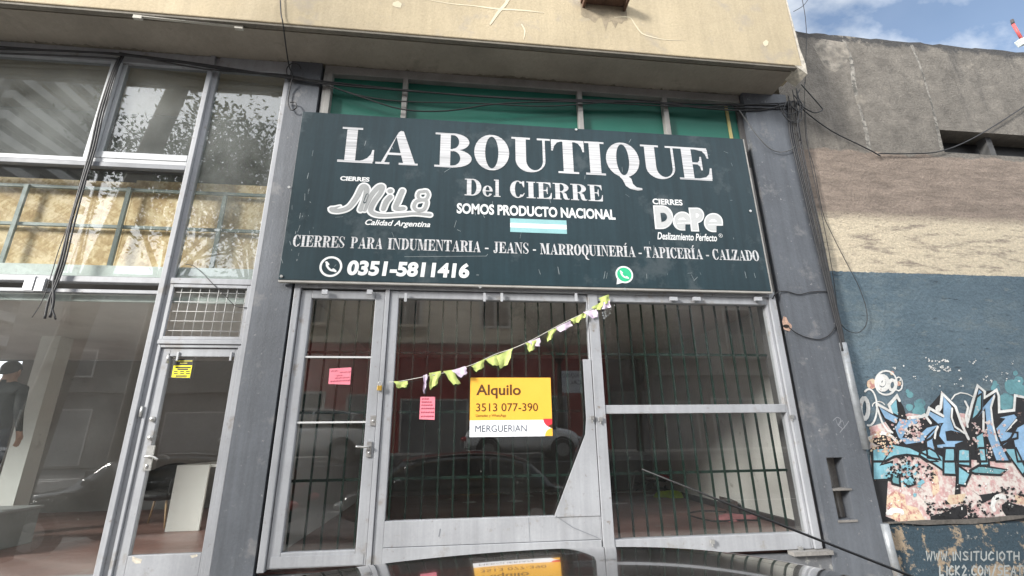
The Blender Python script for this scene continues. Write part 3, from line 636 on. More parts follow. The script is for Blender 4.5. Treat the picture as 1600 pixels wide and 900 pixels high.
# flag
m = MB(); fx0, fz1 = sp(797, 341); fx1, fz0 = sp(886, 365.5)
t3 = (fz1-fz0)/3
m.flat([(fx0, fz0), (fx1, fz0), (fx1, fz0+t3), (fx0, fz0+t3)], LY, 0); m.flat([(fx0, fz0+t3), (fx1, fz0+t3), (fx1, fz0+2*t3), (fx0, fz0+2*t3)], LY, 1); m.flat([(fx0, fz0+2*t3), (fx1, fz0+2*t3), (fx1, fz1), (fx0, fz1)], LY, 0)
m.build('flag_print', [flag_blue, sign_white], sg)
# handset roundels
def handset(mb, x, z, s, y, mi):
    mb.ribbon([(x-.46*s, z+.44*s), (x-.40*s, z+.05*s), (x-.05*s, z-.34*s), (x+.42*s, z-.44*s)], [.16*s, .20*s, .20*s, .16*s], y, mi, sub=4)
    mb.ribbon([(x-.50*s, z+.42*s), (x-.30*s, z+.22*s)], [.22*s, .2*s], y-.0006, mi); mb.ribbon([(x+.20*s, z-.28*s), (x+.42*s, z-.46*s)], [.2*s, .22*s], y-.0006, mi)
m = MB(); x, z = sp(517, 416.5); m.ring(x, z, .098, .122, LY); handset(m, x+.005, z, .115, LY, 0); m.build('phone_roundel', sign_white, sg)
m = MB(); x, z = sp(975.5, 429); m.ell(x, z, .108, .108, LY, 0); m.flat([(x-.09, z-.04), (x-.02, z-.10), (x-.105, z-.125)], LY-.0004, 0); m.ell(x, z, .088, .088, LY-.0008, 1); handset(m, x+.004, z, .095, LY-.0014, 0)
m.build('chat_roundel', [sign_white, app_green], sg)
# left logo: script drawn with fat outlined strokes (measured from the enlarged photograph)
def k1(pts): return [sp(500+a/4.735, 180+b/4.735) for a, b in pts]
strokes = [([(150, 672), (105, 690), (85, 695), (100, 705), (150, 705), (215, 680), (270, 610), (310, 535), (335, 530), (345, 560), (325, 640), (300, 700)], [.02, .06, .075, .075, .075, .08, .085, .09, .09, .09, .085, .08]),
           ([(330, 700), (375, 600), (430, 535), (462, 530), (450, 570), (400, 640), (375, 700), (400, 730), (470, 742), (600, 735), (700, 728), (815, 738)], [.07, .08, .085, .08, .08, .085, .085, .075, .065, .06, .055, .06]),
           ([(520, 605), (490, 640), (468, 695)], [.085, .09, .08]), ([(517, 562), (522, 560)], [.085, .085]),
           ([(610, 560), (580, 630), (560, 688), (620, 690)], [.085, .09, .085, .07]),
           ([(775, 565), (735, 570), (725, 600), (745, 625), (785, 620), (800, 590), (790, 565), (770, 562)], [.06]*8),
           ([(750, 628), (710, 640), (695, 680), (720, 705), (765, 700), (785, 665), (785, 635), (750, 626)], [.066]*8)]
strokes = [(p, [q*.80 for q in wd]) for p, wd in strokes]
m = MB()
for i, (p, wd) in enumerate(strokes): m.ribbon(k1(p), [q+.030 for q in wd], LY-.0001*i, 0, sub=5)
for i, (p, wd) in enumerate(strokes): m.ribbon(k1(p), [q-.010 for q in wd] if i < 5 else [q-.012 for q in wd], LY-.0025-.0001*i, 1, sub=5)
m.ribbon(k1([(350, 590), (330, 645)]), .032, LY-.0048, 2); m.ribbon(k1([(352, 592), (333, 640)]), .02, LY-.0052, 1); m.ribbon(k1([(340, 640), (320, 700)]), .006, LY-.0048, 0)
m.build('logo', [sign_white, sign_grey, sg_face], sg)
# right logo: heavy rounded letters with an outline
def k2(a, b): return sp(1000+a/5.625, 290+b/5.625)
m = MB()
def pie(c, r, a0, a1, y, mi, n=26, mid=None):
    pts = [k2(c[0]+r*math.cos(R(a0+(a1-a0)*i/n)), c[1]-r*math.sin(R(a0+(a1-a0)*i/n))) for i in range(n+1)]
    if mid: pts += [k2(*q) for q in mid]
    m.flat(pts, y, mi)
def logoD(e, y, mi): m.flat([k2(120-e, 180-e), k2(190, 180-e)]+[k2(190+(95+e)*math.sin(R(a)), 278-(98+e)*math.cos(R(a))) for a in range(10, 180, 10)]+[k2(190, 376+e), k2(140-e, 376+e)], y, mi)
def logoe(cx_, cz_, e, y, mi):
    pie((cx_, cz_), 78+e, 0, 270, y, mi, 30, [(cx_+25+e*.2, cz_+78+e), (cx_+25+e*.2, cz_+22+e), (cx_+78+e, cz_+22+e)])
def logoP(e, y, mi): m.flat([k2(432-e, 200-e), k2(500, 200-e)]+[k2(500+(58+e)*math.sin(R(a)), 262-(62+e)*math.cos(R(a))) for a in range(10, 180, 10)]+[k2(505+e, 330), k2(515+e, 398+e), k2(455-e, 396+e)], y, mi)
for e, y, mi in ((6, LY, 0), (-5, LY-.0016, 1)):
    logoD(e, y, mi); logoe(372, 312, e, y-.0003, mi); logoP(e, y-.0006, mi); logoe(645, 325, e, y-.0003 if mi else y-.0009, mi)
y = LY-.0032
m.flat([k2(178, 240), k2(195, 240)]+[k2(195+42*math.sin(R(a)), 278-40*math.cos(R(a))) for a in range(10, 180, 12)]+[k2(188, 322)], y, 2)
for cx_, cz_ in ((372, 312), (645, 325)):
    m.flat([k2(cx_-40, cz_-8), k2(cx_-20, cz_-26), k2(cx_+8, cz_-30), k2(cx_+34, cz_-8)], y, 0); m.ribbon([k2(cx_-42, cz_+20), k2(cx_+76, cz_+16)], .012, y, 0)
m.flat([k2(488, 244), k2(505, 244), k2(520, 262), k2(505, 282), k2(490, 282)], y, 0)
for q in (((232, 190), (285, 280), (232, 366)), ((300, 290), (330, 380), (395, 392))): m.ribbon([k2(*p) for p in q], .006, y, 0, sub=5)
m.build('logo', [sign_white, mat('sign_pale_grey', (.46, .47, .47), .5, .06, 6, .05, .0), sg_face], sg)
# scratches and old drips on the panel
random.seed(11)
m = MB()
for i in range(90):
    e = random.random()
    u, v = (random.uniform(440, 500), random.uniform(240, 436)) if e < .35 else ((random.uniform(450, 1195), random.uniform(425, 447)) if e < .6 else (random.uniform(470, 1180), random.uniform(190, 440)))
    x, z = sp(u, v); a = random.gauss(math.pi/2, .25) if random.random() < .7 else random.uniform(0, 3.1); ln = random.uniform(.01, .09)
    if not (sx0+.02 < x < sx1-.02 and sz0+.1 < z < sz1-.1): continue
    m.ribbon([(x, z), (x+math.cos(a)*ln, z+math.sin(a)*ln)], random.uniform(.002, .006), SY-.0012, 0)
m.ribbon([sp(632, 401), sp(760, 400), sp(762, 397)], .004, SY-.0012)
m.build('scratches', mat('scratch_grey', (.22, .25, .26), .6, .3, 20, 0, 0), sg)

# ------------------------------------------------------------------ notices, garland, padlock
yel = mat('poster_yellow', (.80, .43, .055), .45, .04, 2, .02, .02); pwhite = mat('poster_white', (.76, .78, .82), .45, .04, 3, .02, .03)
brown = mat('poster_ink', (.085, .035, .01), .5); navy = mat('poster_navy', (.05, .06, .09), .5); red = mat('poster_red', (.62, .035, .05), .5)
PY = 5.172
ps = thing('rent_poster', 'yellow and white for rent poster stuck on the large middle window', 'poster', (.59, PY, C-.01))
px0, px1 = at(735, 590, PY)[0], at(862, 640, PY)[0]; pz1, pz0 = at(735, 590, PY)[1], at(733, 683, PY)[1]
zm = pz0+(pz1-pz0)*.272
m = MB(); m.box(px0, px1, PY, PY+.004, zm, pz1, 0); m.box(px0, px1, PY, PY+.004, pz0, zm-.0001, 1); m.build('panel', [yel, pwhite], ps)
def q(a, b): return (px0+(px1-px0)*(a-108)/(1072-108), pz1-(pz1-pz0)*(b-75)/(770-75))
def qt(mb, s, a0, b0, a1, b1, mi=0, **k):
    x0, z1 = q(a0, b0); x1, z0 = q(a1, b1); text(mb, s, x0, x1, z0, z1, PY-.0018, mi, **k)
m = MB(); qt(m, 'Alquilo', 178, 158, 706, 326, bold=.02); qt(m, '3513 077-390', 178, 382, 908, 478, bold=.005); qt(m, 'Llamadas y WhatsApp', 178, 510, 528, 550)
m.build('lettering', brown, ps)
m = MB(); qt(m, 'MERGUERIAN', 172, 638, 768, 715); m.build('lettering', navy, ps)
m = MB(); y = PY-.0018
def qa(cx_, cz_, r, a0, a1, n=10): return [q(cx_+r*math.cos(R(a0+(a1-a0)*i/n)), cz_-r*math.sin(R(a0+(a1-a0)*i/n))) for i in range(n+1)]
m.flat([q(1072, 568)]+qa(1072, 568, 105, 180, 270), y, 0); m.flat([q(1072, 768)]+qa(1072, 768, 90, 90, 180), y, 1); m.flat([q(1072, 630)]+[q(1072, 680)]+[q(1040, 668), q(1022, 650)], y-.0006, 2)
m.build('logo', [red, yel, brown], ps)
m = MB(); m.ribbon([q(130, 700), q(160, 590)], .003, y); m.ribbon([q(760, 740), q(840, 630)], .003, y); m.ribbon([q(720, 720), q(800, 640)], .002, y); m.build('crease', mat('crease', (.55, .57, .62), .6), ps)
pink = mat('pink_paper', (.74, .22, .28), .75, .06, 5, .02, .03); pen = mat('red_pen', (.26, .02, .05), .6)
def note(corners, label, lines, par_y):
    x0 = min(c[0] for c in corners); z0 = min(c[1] for c in corners)
    n_ = thing('paper_note', label, 'note', (x0, par_y, z0), 'pink handwritten notes')
    MB().plate(corners, par_y, par_y+.001).build('sheet', pink, n_)
    mm = MB(); rnd = random.Random(len(lines))
    (ax, az), (bx, bz), (cx_, cz_), (dx, dz) = corners
    for (fy, f0, f1) in lines:
        u = f0
        while u < f1:
            e = u+rnd.uniform(.06, .16)
            def pt(s, dy=0): return (ax+(bx-ax)*s+(dx-ax)*fy, az+(bz-az)*s+(dz-az)*fy+dy)
            mm.ribbon([pt(u, .004), pt(u+(e-u)*.3, -.006), pt(u+(e-u)*.6, .007), pt(e, -.004)], .0055, par_y-.001, 0); u = e+.04
    mm.build('handwriting', pen, n_)
P2 = lambda u, v, y: at(u, v, y)
note([P2(515, 576, 5.185), P2(549, 574, 5.185), P2(547, 601, 5.185), P2(513, 600, 5.185)], 'wide pink handwritten note on the narrow entrance door', [(.18, .08, .3), (.3, .5, .9), (.5, .35, .6), (.66, .3, .9), (.85, .1, .9)], 5.185)
note([P2(657, 620, 5.185), P2(680, 620, 5.185), P2(679, 656, 5.185), P2(655, 655, 5.185)], 'tall pink handwritten note on the middle window beside the yellow poster', [(.1, .1, .6), (.24, .1, .7), (.38, .1, .8), (.53, .1, .9), (.7, .1, .9), (.88, .1, .95)], 5.185)
st = thing('window_sticker', 'small black and yellow sticker at the top of the left door', 'sticker', (*[at(285, 575, 5.185)[0]], 5.19, at(285, 592, 5.185)[1]))
y = 5.1935
c4 = [at(270, 561, y), at(303, 561, y), at(298, 592, y), at(266, 591, y)]
c5 = [at(271.5, 571, y), at(300.5, 571, y), at(296.5, 590, y), at(268, 589.5, y)]
MB().plate(c4, y, y+.0015).build('backing', black_m, st)
m = MB(); m.flat(c5, y-.0015, 0); m.build('print', mat('sticker_yellow', (.80, .70, .01), .5), st)
m = MB()
for v, ua, ub in ((574, 275, 297), (577, 278, 293), (587.5, 275, 291)): m.ribbon([at(ua, v, y-.003), at(ub, v, y-.003)], .014, y-.003)
for v in (580.5, 583.5):
    for ua in (272, 282, 291): m.ribbon([at(ua, v, y-.003), at(ua+5, v, y-.003)], .01, y-.003)
m.ribbon([at(276, 564, y-.003), at(300, 564, y-.003)], .012, y-.003, 1); m.ribbon([at(282, 567.5, y-.003), at(292, 567.5, y-.003)], .010, y-.003, 1)
m.build('lettering', [black_m, mat('sticker_gold', (.4, .36, .05), .5)], st)

gl = thing('bunting_garland', 'string of lime green and lilac cloth pennants across the middle window', 'bunting', (.6, 5.10, C+.8), None)
GY = 5.11
gp = [(608, 597), (625, 596), (662, 589), (705, 580), (740, 569), (775, 553), (800, 545), (830, 532), (865, 513), (890, 500), (915, 488), (935, 476), (948, 464)]
MB().tube([(at(u, v, GY)[0], GY-.01*math.sin(i), at(u, v, GY)[1]) for i, (u, v) in enumerate(gp)], .004, 6, sub=3).build('string', mat('string', (.5, .5, .45), .8), gl)
lime = mat('lime_cloth', (.46, .54, .17), .85, .2, 20, .05, .3, 60); lilac = mat('lilac_cloth', (.60, .50, .62), .85, .15, 20, .05, .3, 60)
fl = [([(617, 596), (637, 596), (635, 604), (622, 605)], 0), ([(662, 588), (668, 586), (666, 600), (662, 612)], 1), ([(672, 584), (689, 581), (683, 598), (672, 606)], 0), ([(694, 581), (708, 579), (718, 598), (708, 599)], 0),
      ([(707, 579), (727, 573), (729, 582), (720, 588)], 1), ([(738, 572), (756, 562), (755, 573), (744, 579)], 0), ([(759, 562), (776, 555), (781, 570), (770, 570)], 0), ([(777, 556), (800, 546), (793, 568), (782, 574)], 0),
      ([(822, 537), (838, 532), (834, 545), (827, 548)], 0), ([(826, 534), (843, 529), (843, 540), (832, 541)], 1), ([(856, 518), (869, 514), (862, 528), (855, 532)], 0), ([(868, 512), (890, 502), (893, 509), (876, 518)], 1),
      ([(892, 499), (905, 494), (904, 503), (896, 505)], 0), ([(903, 494), (915, 486), (913, 496), (905, 500)], 0), ([(912, 488), (931, 484), (933, 494), (925, 497)], 1), ([(925, 480), (942, 471), (938, 483), (928, 484)], 0), ([(936, 466), (950, 461), (952, 470), (943, 476)], 0), ([(938, 474), (952, 470), (952, 480), (941, 483)], 1)]
random.seed(5)
for k, (pts, ci) in enumerate(fl):
    mu, mv = sum(p[0] for p in pts)/4, sum(p[1] for p in pts)/4-3
    mm = MB(); w_ = [at(mu+(u-mu)*1.1, mv+(v-mv)*1.15, GY) for u, v in pts]
    # a limp double sheet with folds: subdivide the quad and push its rows in and out
    n_ = 5; idx = {}
    ph = random.uniform(0, 6)
    for side in (0, 1):
        for i in range(n_+1):
            for j in range(n_+1):
                s_, t_ = i/n_, j/n_
                X = (1-t_)*((1-s_)*w_[0][0]+s_*w_[1][0])+t_*((1-s_)*w_[3][0]+s_*w_[2][0]); Z_ = (1-t_)*((1-s_)*w_[0][1]+s_*w_[1][1])+t_*((1-s_)*w_[3][1]+s_*w_[2][1])
                yy = GY-.012+side*.004+.014*math.sin(s_*7+ph+t_*2)*(.3+t_)
                idx[side, i, j] = len(mm.v); mm.v.append((X+.006*math.sin(t_*9+ph), yy, Z_+.006*math.sin(s_*9+ph)*t_))
    for side in (0, 1):
        for i in range(n_):
            for j in range(n_): mm.face([idx[side, i, j], idx[side, i+1, j], idx[side, i+1, j+1], idx[side, i, j+1]], 0, True)
    mm.build('pennant', lilac if ci else lime, gl)
x, z = at(593, 604, 5.10)
pk = thing('padlock', 'brass padlock hanging between the entrance door and the middle window', 'padlock', (x, 5.11, z))
MB().box(x-.024, x+.024, 5.10, 5.125, z-.04, z+.01).build('body', mat('brass', (.55, .36, .08), .35, .1, 8, .03, .02, metal=.6), pk, bevel=.004)
MB().tube([(x-.015, 5.112, z+.01), (x-.015, 5.112, z+.04), (x, 5.112, z+.055), (x+.015, 5.112, z+.04), (x+.015, 5.112, z+.01)], .004, 8, sub=3).build('shackle', steel, pk)

# ------------------------------------------------------------------ neighbouring wall with mural
def wall_mat():
    m = bpy.data.materials.new('weathered_wall'); m.use_nodes = True; t = m.node_tree; N = t.nodes; lk = t.links.new; p = N['Principled BSDF']; p.inputs['Roughness'].default_value = .88
    g = N.new('ShaderNodeNewGeometry'); sx = N.new('ShaderNodeSeparateXYZ'); lk(g.outputs['Position'], sx.inputs[0])
    def noise(sc, det=8, ro=.62, st=(1, 1, 1)):
        q_ = N.new('ShaderNodeMapping'); q_.inputs['Scale'].default_value = st; lk(g.outputs['Position'], q_.inputs['Vector'])
        n_ = N.new('ShaderNodeTexNoise'); n_.inputs['Scale'].default_value = sc; n_.inputs['Detail'].default_value = det; n_.inputs['Roughness'].default_value = ro; lk(q_.outputs['Vector'], n_.inputs['Vector']); return n_.outputs['Fac']
    def mr(v, a, b, c=0, d=1):
        n_ = N.new('ShaderNodeMapRange'); n_.inputs['From Min'].default_value = a; n_.inputs['From Max'].default_value = b; n_.inputs['To Min'].default_value = c; n_.inputs['To Max'].default_value = d; lk(v, n_.inputs['Value']); return n_.outputs['Result']
    def mth(op, a, b):
        n_ = N.new('ShaderNodeMath'); n_.operation = op
        for i, q_ in enumerate((a, b)):
            if isinstance(q_, (int, float)): n_.inputs[i].default_value = q_
            else: lk(q_, n_.inputs[i])
        return n_.outputs[0]
    def mixc(f, a, b):
        n_ = N.new('ShaderNodeMix'); n_.data_type = 'RGBA'; lk(f, n_.inputs['Factor'])
        for k_, q_ in (('A', a), ('B', b)):
            if isinstance(q_, tuple): n_.inputs[k_].default_value = (*q_, 1)
            else: lk(q_, n_.inputs[k_])
        return n_.outputs['Result']
    z = sx.outputs['Z']; big = noise(.9); mid = noise(4); fine = noise(38, 5); strat = noise(4.2, 10, .72, (.55, 1, 2.6)); drip = noise(1.3, 7, .65, (2.2, 1, .3))
    pits = noise(14, 6, .7)
    gray = mixc(mr(mid, .3, .7), (.115, .104, .090), (.215, .195, .168)); gray = mixc(mr(drip, .55, .72, 0, .75), gray, (.055, .052, .05)); gray = mixc(mr(pits, .66, .72, 0, .7), gray, (.30, .285, .26))
    brn = mixc(mr(strat, .35, .65), (.17, .135, .11), (.30, .24, .195))
    crm = mixc(mr(strat, .36, .50), (.27, .225, .18), (.58, .50, .37)); crm = mixc(mr(noise(6, 9, .75, (.5, 1, 2.5)), .52, .60, 0, .55), crm, (.62, .53, .39))
    blu = mixc(mr(big, .35, .65), (.072, .112, .142), (.115, .165, .200)); blu = mixc(mr(noise(2.6, 9, .72, (.7, 1, 1.3)), .50, .68, 0, .75), blu, (.15, .19, .205)); blu = mixc(mr(noise(7, 9, .75, (.6, 1, 1.6)), .58, .66, 0, .7), blu, (.17, .20, .20)); blu = mixc(mr(noise(11, 9, .8), .70, .74, 0, .9), blu, (.42, .42, .39))
    blu = mixc(mr(noise(3, 8, .7, (1.1, 1, 6)), .635, .65, 0, .8), blu, (.03, .045, .06))
    low = mixc(mr(noise(4.2, 9, .7), .53, .57), (.030, .055, .075), (.30, .235, .165)); low = mixc(mr(pits, .62, .68, 0, .8), low, (.40, .38, .34))
    def step(v, lvl, amp, soft): return mr(mth('ADD', z, mth('MULTIPLY', mth('SUBTRACT', v, .5), amp)), lvl-soft, lvl+soft)
    c = mixc(step(mid, C-.955, .02, .006), low, blu)
    c = mixc(step(pits, C+1.985, .045, .004), c, crm)
    c = mixc(step(strat, C+2.80, .34, .08), c, brn)
    c = mixc(step(mid, C+3.84, .22, .012), c, gray)
    top = mixc(step(noise(3.5, 9, .7), C+5.86, .55, .05), c, (.055, .053, .052))
    top = mixc(mth('MULTIPLY', step(noise(3, 9, .7), C+5.0, .3, .1), mr(noise(1.9, 9, .66), .60, .635, 0, .85)), top, (.25, .225, .19))
    v = N.new('ShaderNodeVectorMath'); v.operation = 'SCALE'; lk(top, v.inputs[0]); lk(mr(fine, .3, .7, .82, 1.18), v.inputs['Scale']); lk(v.outputs[0], p.inputs['Base Color'])
    b = N.new('ShaderNodeBump'); b.inputs['Strength'].default_value = .55; b.inputs['Distance'].default_value = .03; lk(mth('ADD', fine, mth('ADD', strat, pits)), b.inputs['Height']); lk(b.outputs['Normal'], p.inputs['Normal'])
    return m
wm = wall_mat()
wl = thing('boundary_wall', 'tall weathered rendered wall with a blue painted base and mural beside the shop', 'wall', (8.0, F+.15, 0))
ZT = C+5.97; wx0, wx1 = 4.625, 16.0
ox0, ox1, oz0, oz1 = 7.085, 9.4, C+3.915, C+4.31
random.seed(9)
tops = []; x = wx0
while x < wx1: tops.append((x, ZT+random.uniform(-.018, .02))); x += random.uniform(.05, .25)
tops.append((wx1, ZT))
m = MB()
m.plate([(wx0, 0), (wx1, 0), (wx1, oz0), (wx0, oz0)], F, F+.3)
m.plate([(wx0, oz0), (ox0+.0, oz0), (ox0+.0, oz1), (wx0, oz1)], F, F+.3); m.plate([(ox1, oz0), (wx1, oz0), (wx1, oz1), (ox1, oz1)], F, F+.3)
m.plate([(wx0, oz1), (wx1, oz1)]+[(a, b) for a, b in reversed(tops)], F, F+.3)
wbody = m.build('wall_body', wm, wl)
m = MB(); m.box(ox0-.02, ox1, F+.301, F+1.2, oz0-.1, oz1+.1); 
m2 = MB(); m2.box(ox0, ox1, F+.24, F+.26, oz0, oz0+.19); m2.box(8.02, 8.12, F+.1, F+.23, oz0, oz1); m2.box(ox0, ox1, F+.295, F+.3, oz0, oz1, 1)
m2.build('vent_opening', [mat('vent_panel', (.085, .085, .085), .8, .2, 5, .05, .1), black_m], wl)
m = MB(); n_ = 40; rr = random.Random(4)
pts = [(wx0+(wx1-wx0)*i/n_, C-.955+rr.uniform(-.012, .012)) for i in range(n_+1)]
m.plate([(a, b) for a, b in pts]+[(a, b-rr.uniform(.012, .05)) for a, b in reversed(pts)], F-.03, F-.0005)
m.build('render_edge', mat('render_edge', (.10, .09, .08), .9, .3, 9, .2, .4, 30), wl)
m = MB(); x, z = at(1400, 855, F-.02); m.box(wx0, wx1, F-.022, F-.0006, 0, C-1.02); m.build('base_render', wm, wl)

seam = mat('wall_seam', (.24, .225, .20), .9, .5, 9, .3, .5, 30, patch=((.10, .095, .085), .55, 11))
rr = random.Random(17)
for path in ([(1318, 62), (1330, 95), (1334, 130), (1342, 165), (1352, 200), (1358, 234)], [(1424, 70), (1438, 105), (1452, 150), (1462, 190), (1472, 235)]):
    w = [at(u, v, F) for u, v in path]; MB().ribbon(w, [rr.uniform(.03, .08) for _ in w], F-.001, sub=6, cap=False).build('seam', seam, wl)
for pts in ([(1270, 70), (1285, 62), (1318, 66), (1326, 84), (1320, 104), (1306, 114), (1290, 108), (1282, 92)], [(1336, 150), (1346, 146), (1352, 158), (1346, 166), (1336, 162)]):
    MB().flat([(at(u, v, F)[0]+rr.uniform(-.02, .02), at(u, v, F)[1]+rr.uniform(-.02, .02)) for u, v in pts], F-.0014).build('plaster_patch', mat('bare_plaster', (.26, .235, .20), .9, .4, 7, .2, .4, 30, patch=((.13, .12, .105), .5, 6)), wl)
# mural: painted layers, each a few tenths of a millimetre proud of the one below
def peel(name, col, bare, amt, sc=9, var=.25):
    m = mat(name, col, .7, var, 3, .1, .2, 40, patch=(bare, amt, sc)); return m
mk = dict(black=peel('mural_black', (.012, .012, .014), (.42, .27, .22), .06, 13), blue=peel('mural_blue', (.23, .385, .56), (.56, .46, .43), .14, 15), cyan=peel('mural_cyan', (.20, .43, .51), (.56, .47, .44), .14, 14),
          white=peel('mural_white', (.66, .66, .64), (.35, .27, .23), .22, 16), pink=peel('mural_pink', (.50, .31, .30), (.62, .57, .53), .62, 17, .35), teal=peel('mural_teal', (.12, .28, .31), (.09, .15, .19), .35, 14), cream=peel('mural_cream', (.60, .48, .34), (.44, .20, .18), .50, 22))
def a7(x, y): return at(1340+x/5.623, 560+y/5.623, F)
def a8(x, y): return at(1340+x/4.5, 700+y/4.5, F)
MUR = []                                   # (kind, pts, width)
def mural(name, key, items, lvl, fn):
    mb = MB(); yy = F-.0012-lvl*.0008
    edge = MB() if name == 'mural_letters' else None
    for i, it in enumerate(items):
        if isinstance(it, tuple) and len(it) == 2 and isinstance(it[1], (int, float)): mb.ribbon([fn(*p) for p in it[0]], it[1], yy-i*.00003, 0)
        else:
            mb.flat([fn(*p) for p in it], yy-i*.00003, 0)
            if edge: edge.ribbon([fn(*p) for p in list(it)+[it[0]]], .026, F-.0012-7*.0008-i*.00003, 0, cap=False)
    if edge: edge.build('mural_outline', mk['black'], wl)
    return mb.build(name, mk[key], wl)
def blob(cx_, cz_, r, n=14, k=.12, rnd=random.Random(2)): return [(cx_+r*(1+rnd.uniform(-k, k))*math.cos(6.283*i/n), cz_+r*(1+rnd.uniform(-k, k))*math.sin(6.283*i/n)) for i in range(n)]
RX = 1900                                   # the mural runs on past the picture
mural('mural_drips', 'teal', [blob(545, 400, 48), blob(540, 480, 60), blob(460, 320, 28), blob(438, 290, 18), blob(455, 430, 32), blob(1350, 250, 65), blob(1415, 200, 45), blob(1385, 130, 22), blob(1210, 260, 40), blob(1300, 380, 75), blob(1205, 215, 20), blob(1440, 290, 60)], 0, a7)
mural('mural_pink_field', 'pink', [[(110, 600), (300, 540), (450, 480), (700, 520), (900, 480), (1462, 560), (RX, 600), (RX, 1420), (200, 1430), (110, 900)]], 1, a7)  # worn pink paint field behind the letters
mural('mural_cream', 'cream', [[(200, 340), (260, 300), (330, 330), (340, 400), (420, 420), (470, 500), (500, 518), (300, 524), (240, 500), (195, 400)], [(520, 160), (560, 150), (575, 300), (530, 350), (515, 260)], [(640, 330), (760, 320), (740, 390), (620, 400)], [(1100, 330), (1170, 340), (1170, 400), (1110, 390)]], 2, a8)
mural('mural_black', 'black', [[(95, 712), (210, 655), (270, 692), (300, 640), (250, 570), (150, 390), (290, 472), (270, 410), (340, 325), (400, 420), (430, 520), (580, 495), (620, 430), (735, 300), (860, 420), (935, 620), (965, 560), (1050, 235), (1110, 290), (1215, 275), (1240, 480), (1370, 460), (1375, 320), (1462, 340), (1600, 420), (RX, 470), (RX, 900), (1380, 905), (1180, 905), (1000, 890), (850, 905), (640, 860), (430, 800), (160, 760)]], 3, a7)
mural('mural_black', 'black', [[(100, 230), (212, 222), (205, 330), (196, 480), (260, 505), (260, 524), (150, 524)], [(510, 480), (640, 440), (700, 408), (765, 400), (770, 470), (700, 515), (510, 522)], [(770, 470), (800, 486), (1000, 490), (1100, 490), (1500, 490), (1500, 515), (770, 515)], [(780, 285), (860, 340), (880, 385), (940, 360), (1000, 315), (1060, 322), (1000, 310), (920, 320), (850, 330)], [(1010, 400), (1050, 375), (1110, 395), (1200, 420), (1500, 420), (1500, 492), (1050, 490), (1015, 440)], [(690, 190), (722, 200), (722, 322), (680, 330)], [(1110, 320), (1200, 330), (1500, 340), (1500, 365), (1180, 352)]], 3, a8)
mural('mural_letters', 'blue', [[(163, 402), (288, 480), (365, 520), (330, 582), (232, 530)], [(365, 520), (430, 532), (560, 510), (520, 580), (450, 605), (400, 690), (500, 692), (600, 600), (740, 572), (690, 640), (640, 700), (560, 742), (420, 765), (350, 700), (310, 600)],
      [(610, 447), (740, 512), (742, 315), (828, 420), (815, 520), (850, 620), (930, 662), (820, 642), (775, 650), (785, 715), (940, 722), (860, 760), (848, 905), (752, 905), (762, 800), (690, 790), (682, 752), (750, 742), (702, 680), (720, 600), (610, 500)],
      [(592, 700), (682, 612), (660, 720), (682, 820), (722, 890), (610, 870)], [(985, 572), (1055, 258), (1103, 300), (1100, 420), (1215, 292), (1170, 420), (1182, 560), (1250, 740), (1335, 905), (1210, 905), (1130, 690), (1112, 450), (1062, 520)],
      [(1192, 520), (1370, 482), (1405, 520), (1302, 640), (1400, 652), (1400, 700), (1250, 742), (1202, 612), (1280, 532)], [(1392, 602), (1470, 560), (1600, 600), (1600, 905), (1400, 905), (1360, 710), (1282, 772), (1255, 762), (1340, 700)], [(1640, 560), (1760, 470), (1820, 560), (1780, 700), (1860, 905), (1680, 905), (1700, 720)]], 5, a7)
mural('mural_letters', 'cyan', [[(278, 470), (275, 415), (340, 347), (362, 515)], [(1032, 682), (1100, 642), (1128, 905), (1052, 905)], [(985, 560), (1040, 340), (1085, 310), (1085, 450), (1050, 500)], [(130, 905), (110, 800), (150, 790), (300, 750), (450, 778), (620, 860), (700, 905), (600, 905), (540, 862), (430, 846), (320, 862), (235, 905)], [(880, 800), (980, 780), (985, 905), (875, 905)]], 6, a7)
mural('mural_letters', 'cyan', [[(100, 0), (240, 0), (160, 118), (240, 95), (225, 170), (220, 222), (104, 228)], [(500, 0), (600, 60), (600, 160), (540, 118), (430, 52), (440, 20)], [(598, 0), (678, 0), (690, 190), (600, 185)], [(700, 0), (785, 12), (788, 130), (702, 118)], [(702, 122), (790, 182), (752, 266), (700, 258)], [(1020, 0), (1110, 0), (1180, 150), (1160, 195)], [(845, 0), (910, 0), (920, 120), (860, 125)]], 6, a8)
mural('mural_letters', 'teal', [[(780, 162), (850, 122), (1045, 152), (1000, 190), (820, 180)], [(225, 190), (290, 170), (295, 265), (240, 250)], [(320, 240), (380, 200), (400, 250), (350, 270)]], 6, a8)
W = .036
mural('mural_outline', 'white', [([(95, 702), (210, 655), (265, 668), (300, 690), (345, 735)], W), ([(165, 400), (292, 470), (270, 410), (342, 330), (362, 370)], W), ([(440, 522), (560, 510), (585, 497), (635, 565)], W), ([(605, 497), (625, 437), (745, 505)], W), ([(725, 430), (738, 308), (855, 425), (905, 570), (968, 705)], W), ([(960, 560), (1000, 400), (1050, 240), (1112, 292), (1110, 345), (1215, 278), (1235, 330), (1238, 470), (1368, 455), (1378, 325), (1470, 345)], W*.9), ([(1100, 470), (1100, 640)], W*.8), ([(160, 410), (210, 560), (260, 635), (300, 650)], W*.7), ([(825, 440), (820, 520), (850, 600), (930, 655)], W*.7), ([(1195, 330), (1165, 430), (1180, 570), (1215, 720)], W*.7), ([(700, 600), (680, 640), (672, 700)], W*.7), ([(820, 360), (850, 320), (900, 302), (960, 312), (1005, 335)], W*.4), ([(940, 380), (965, 430), (945, 520), (960, 600)], W*.8), ([(1340, 600), (1300, 640), (1390, 540)], W*.6)], 8, a7)
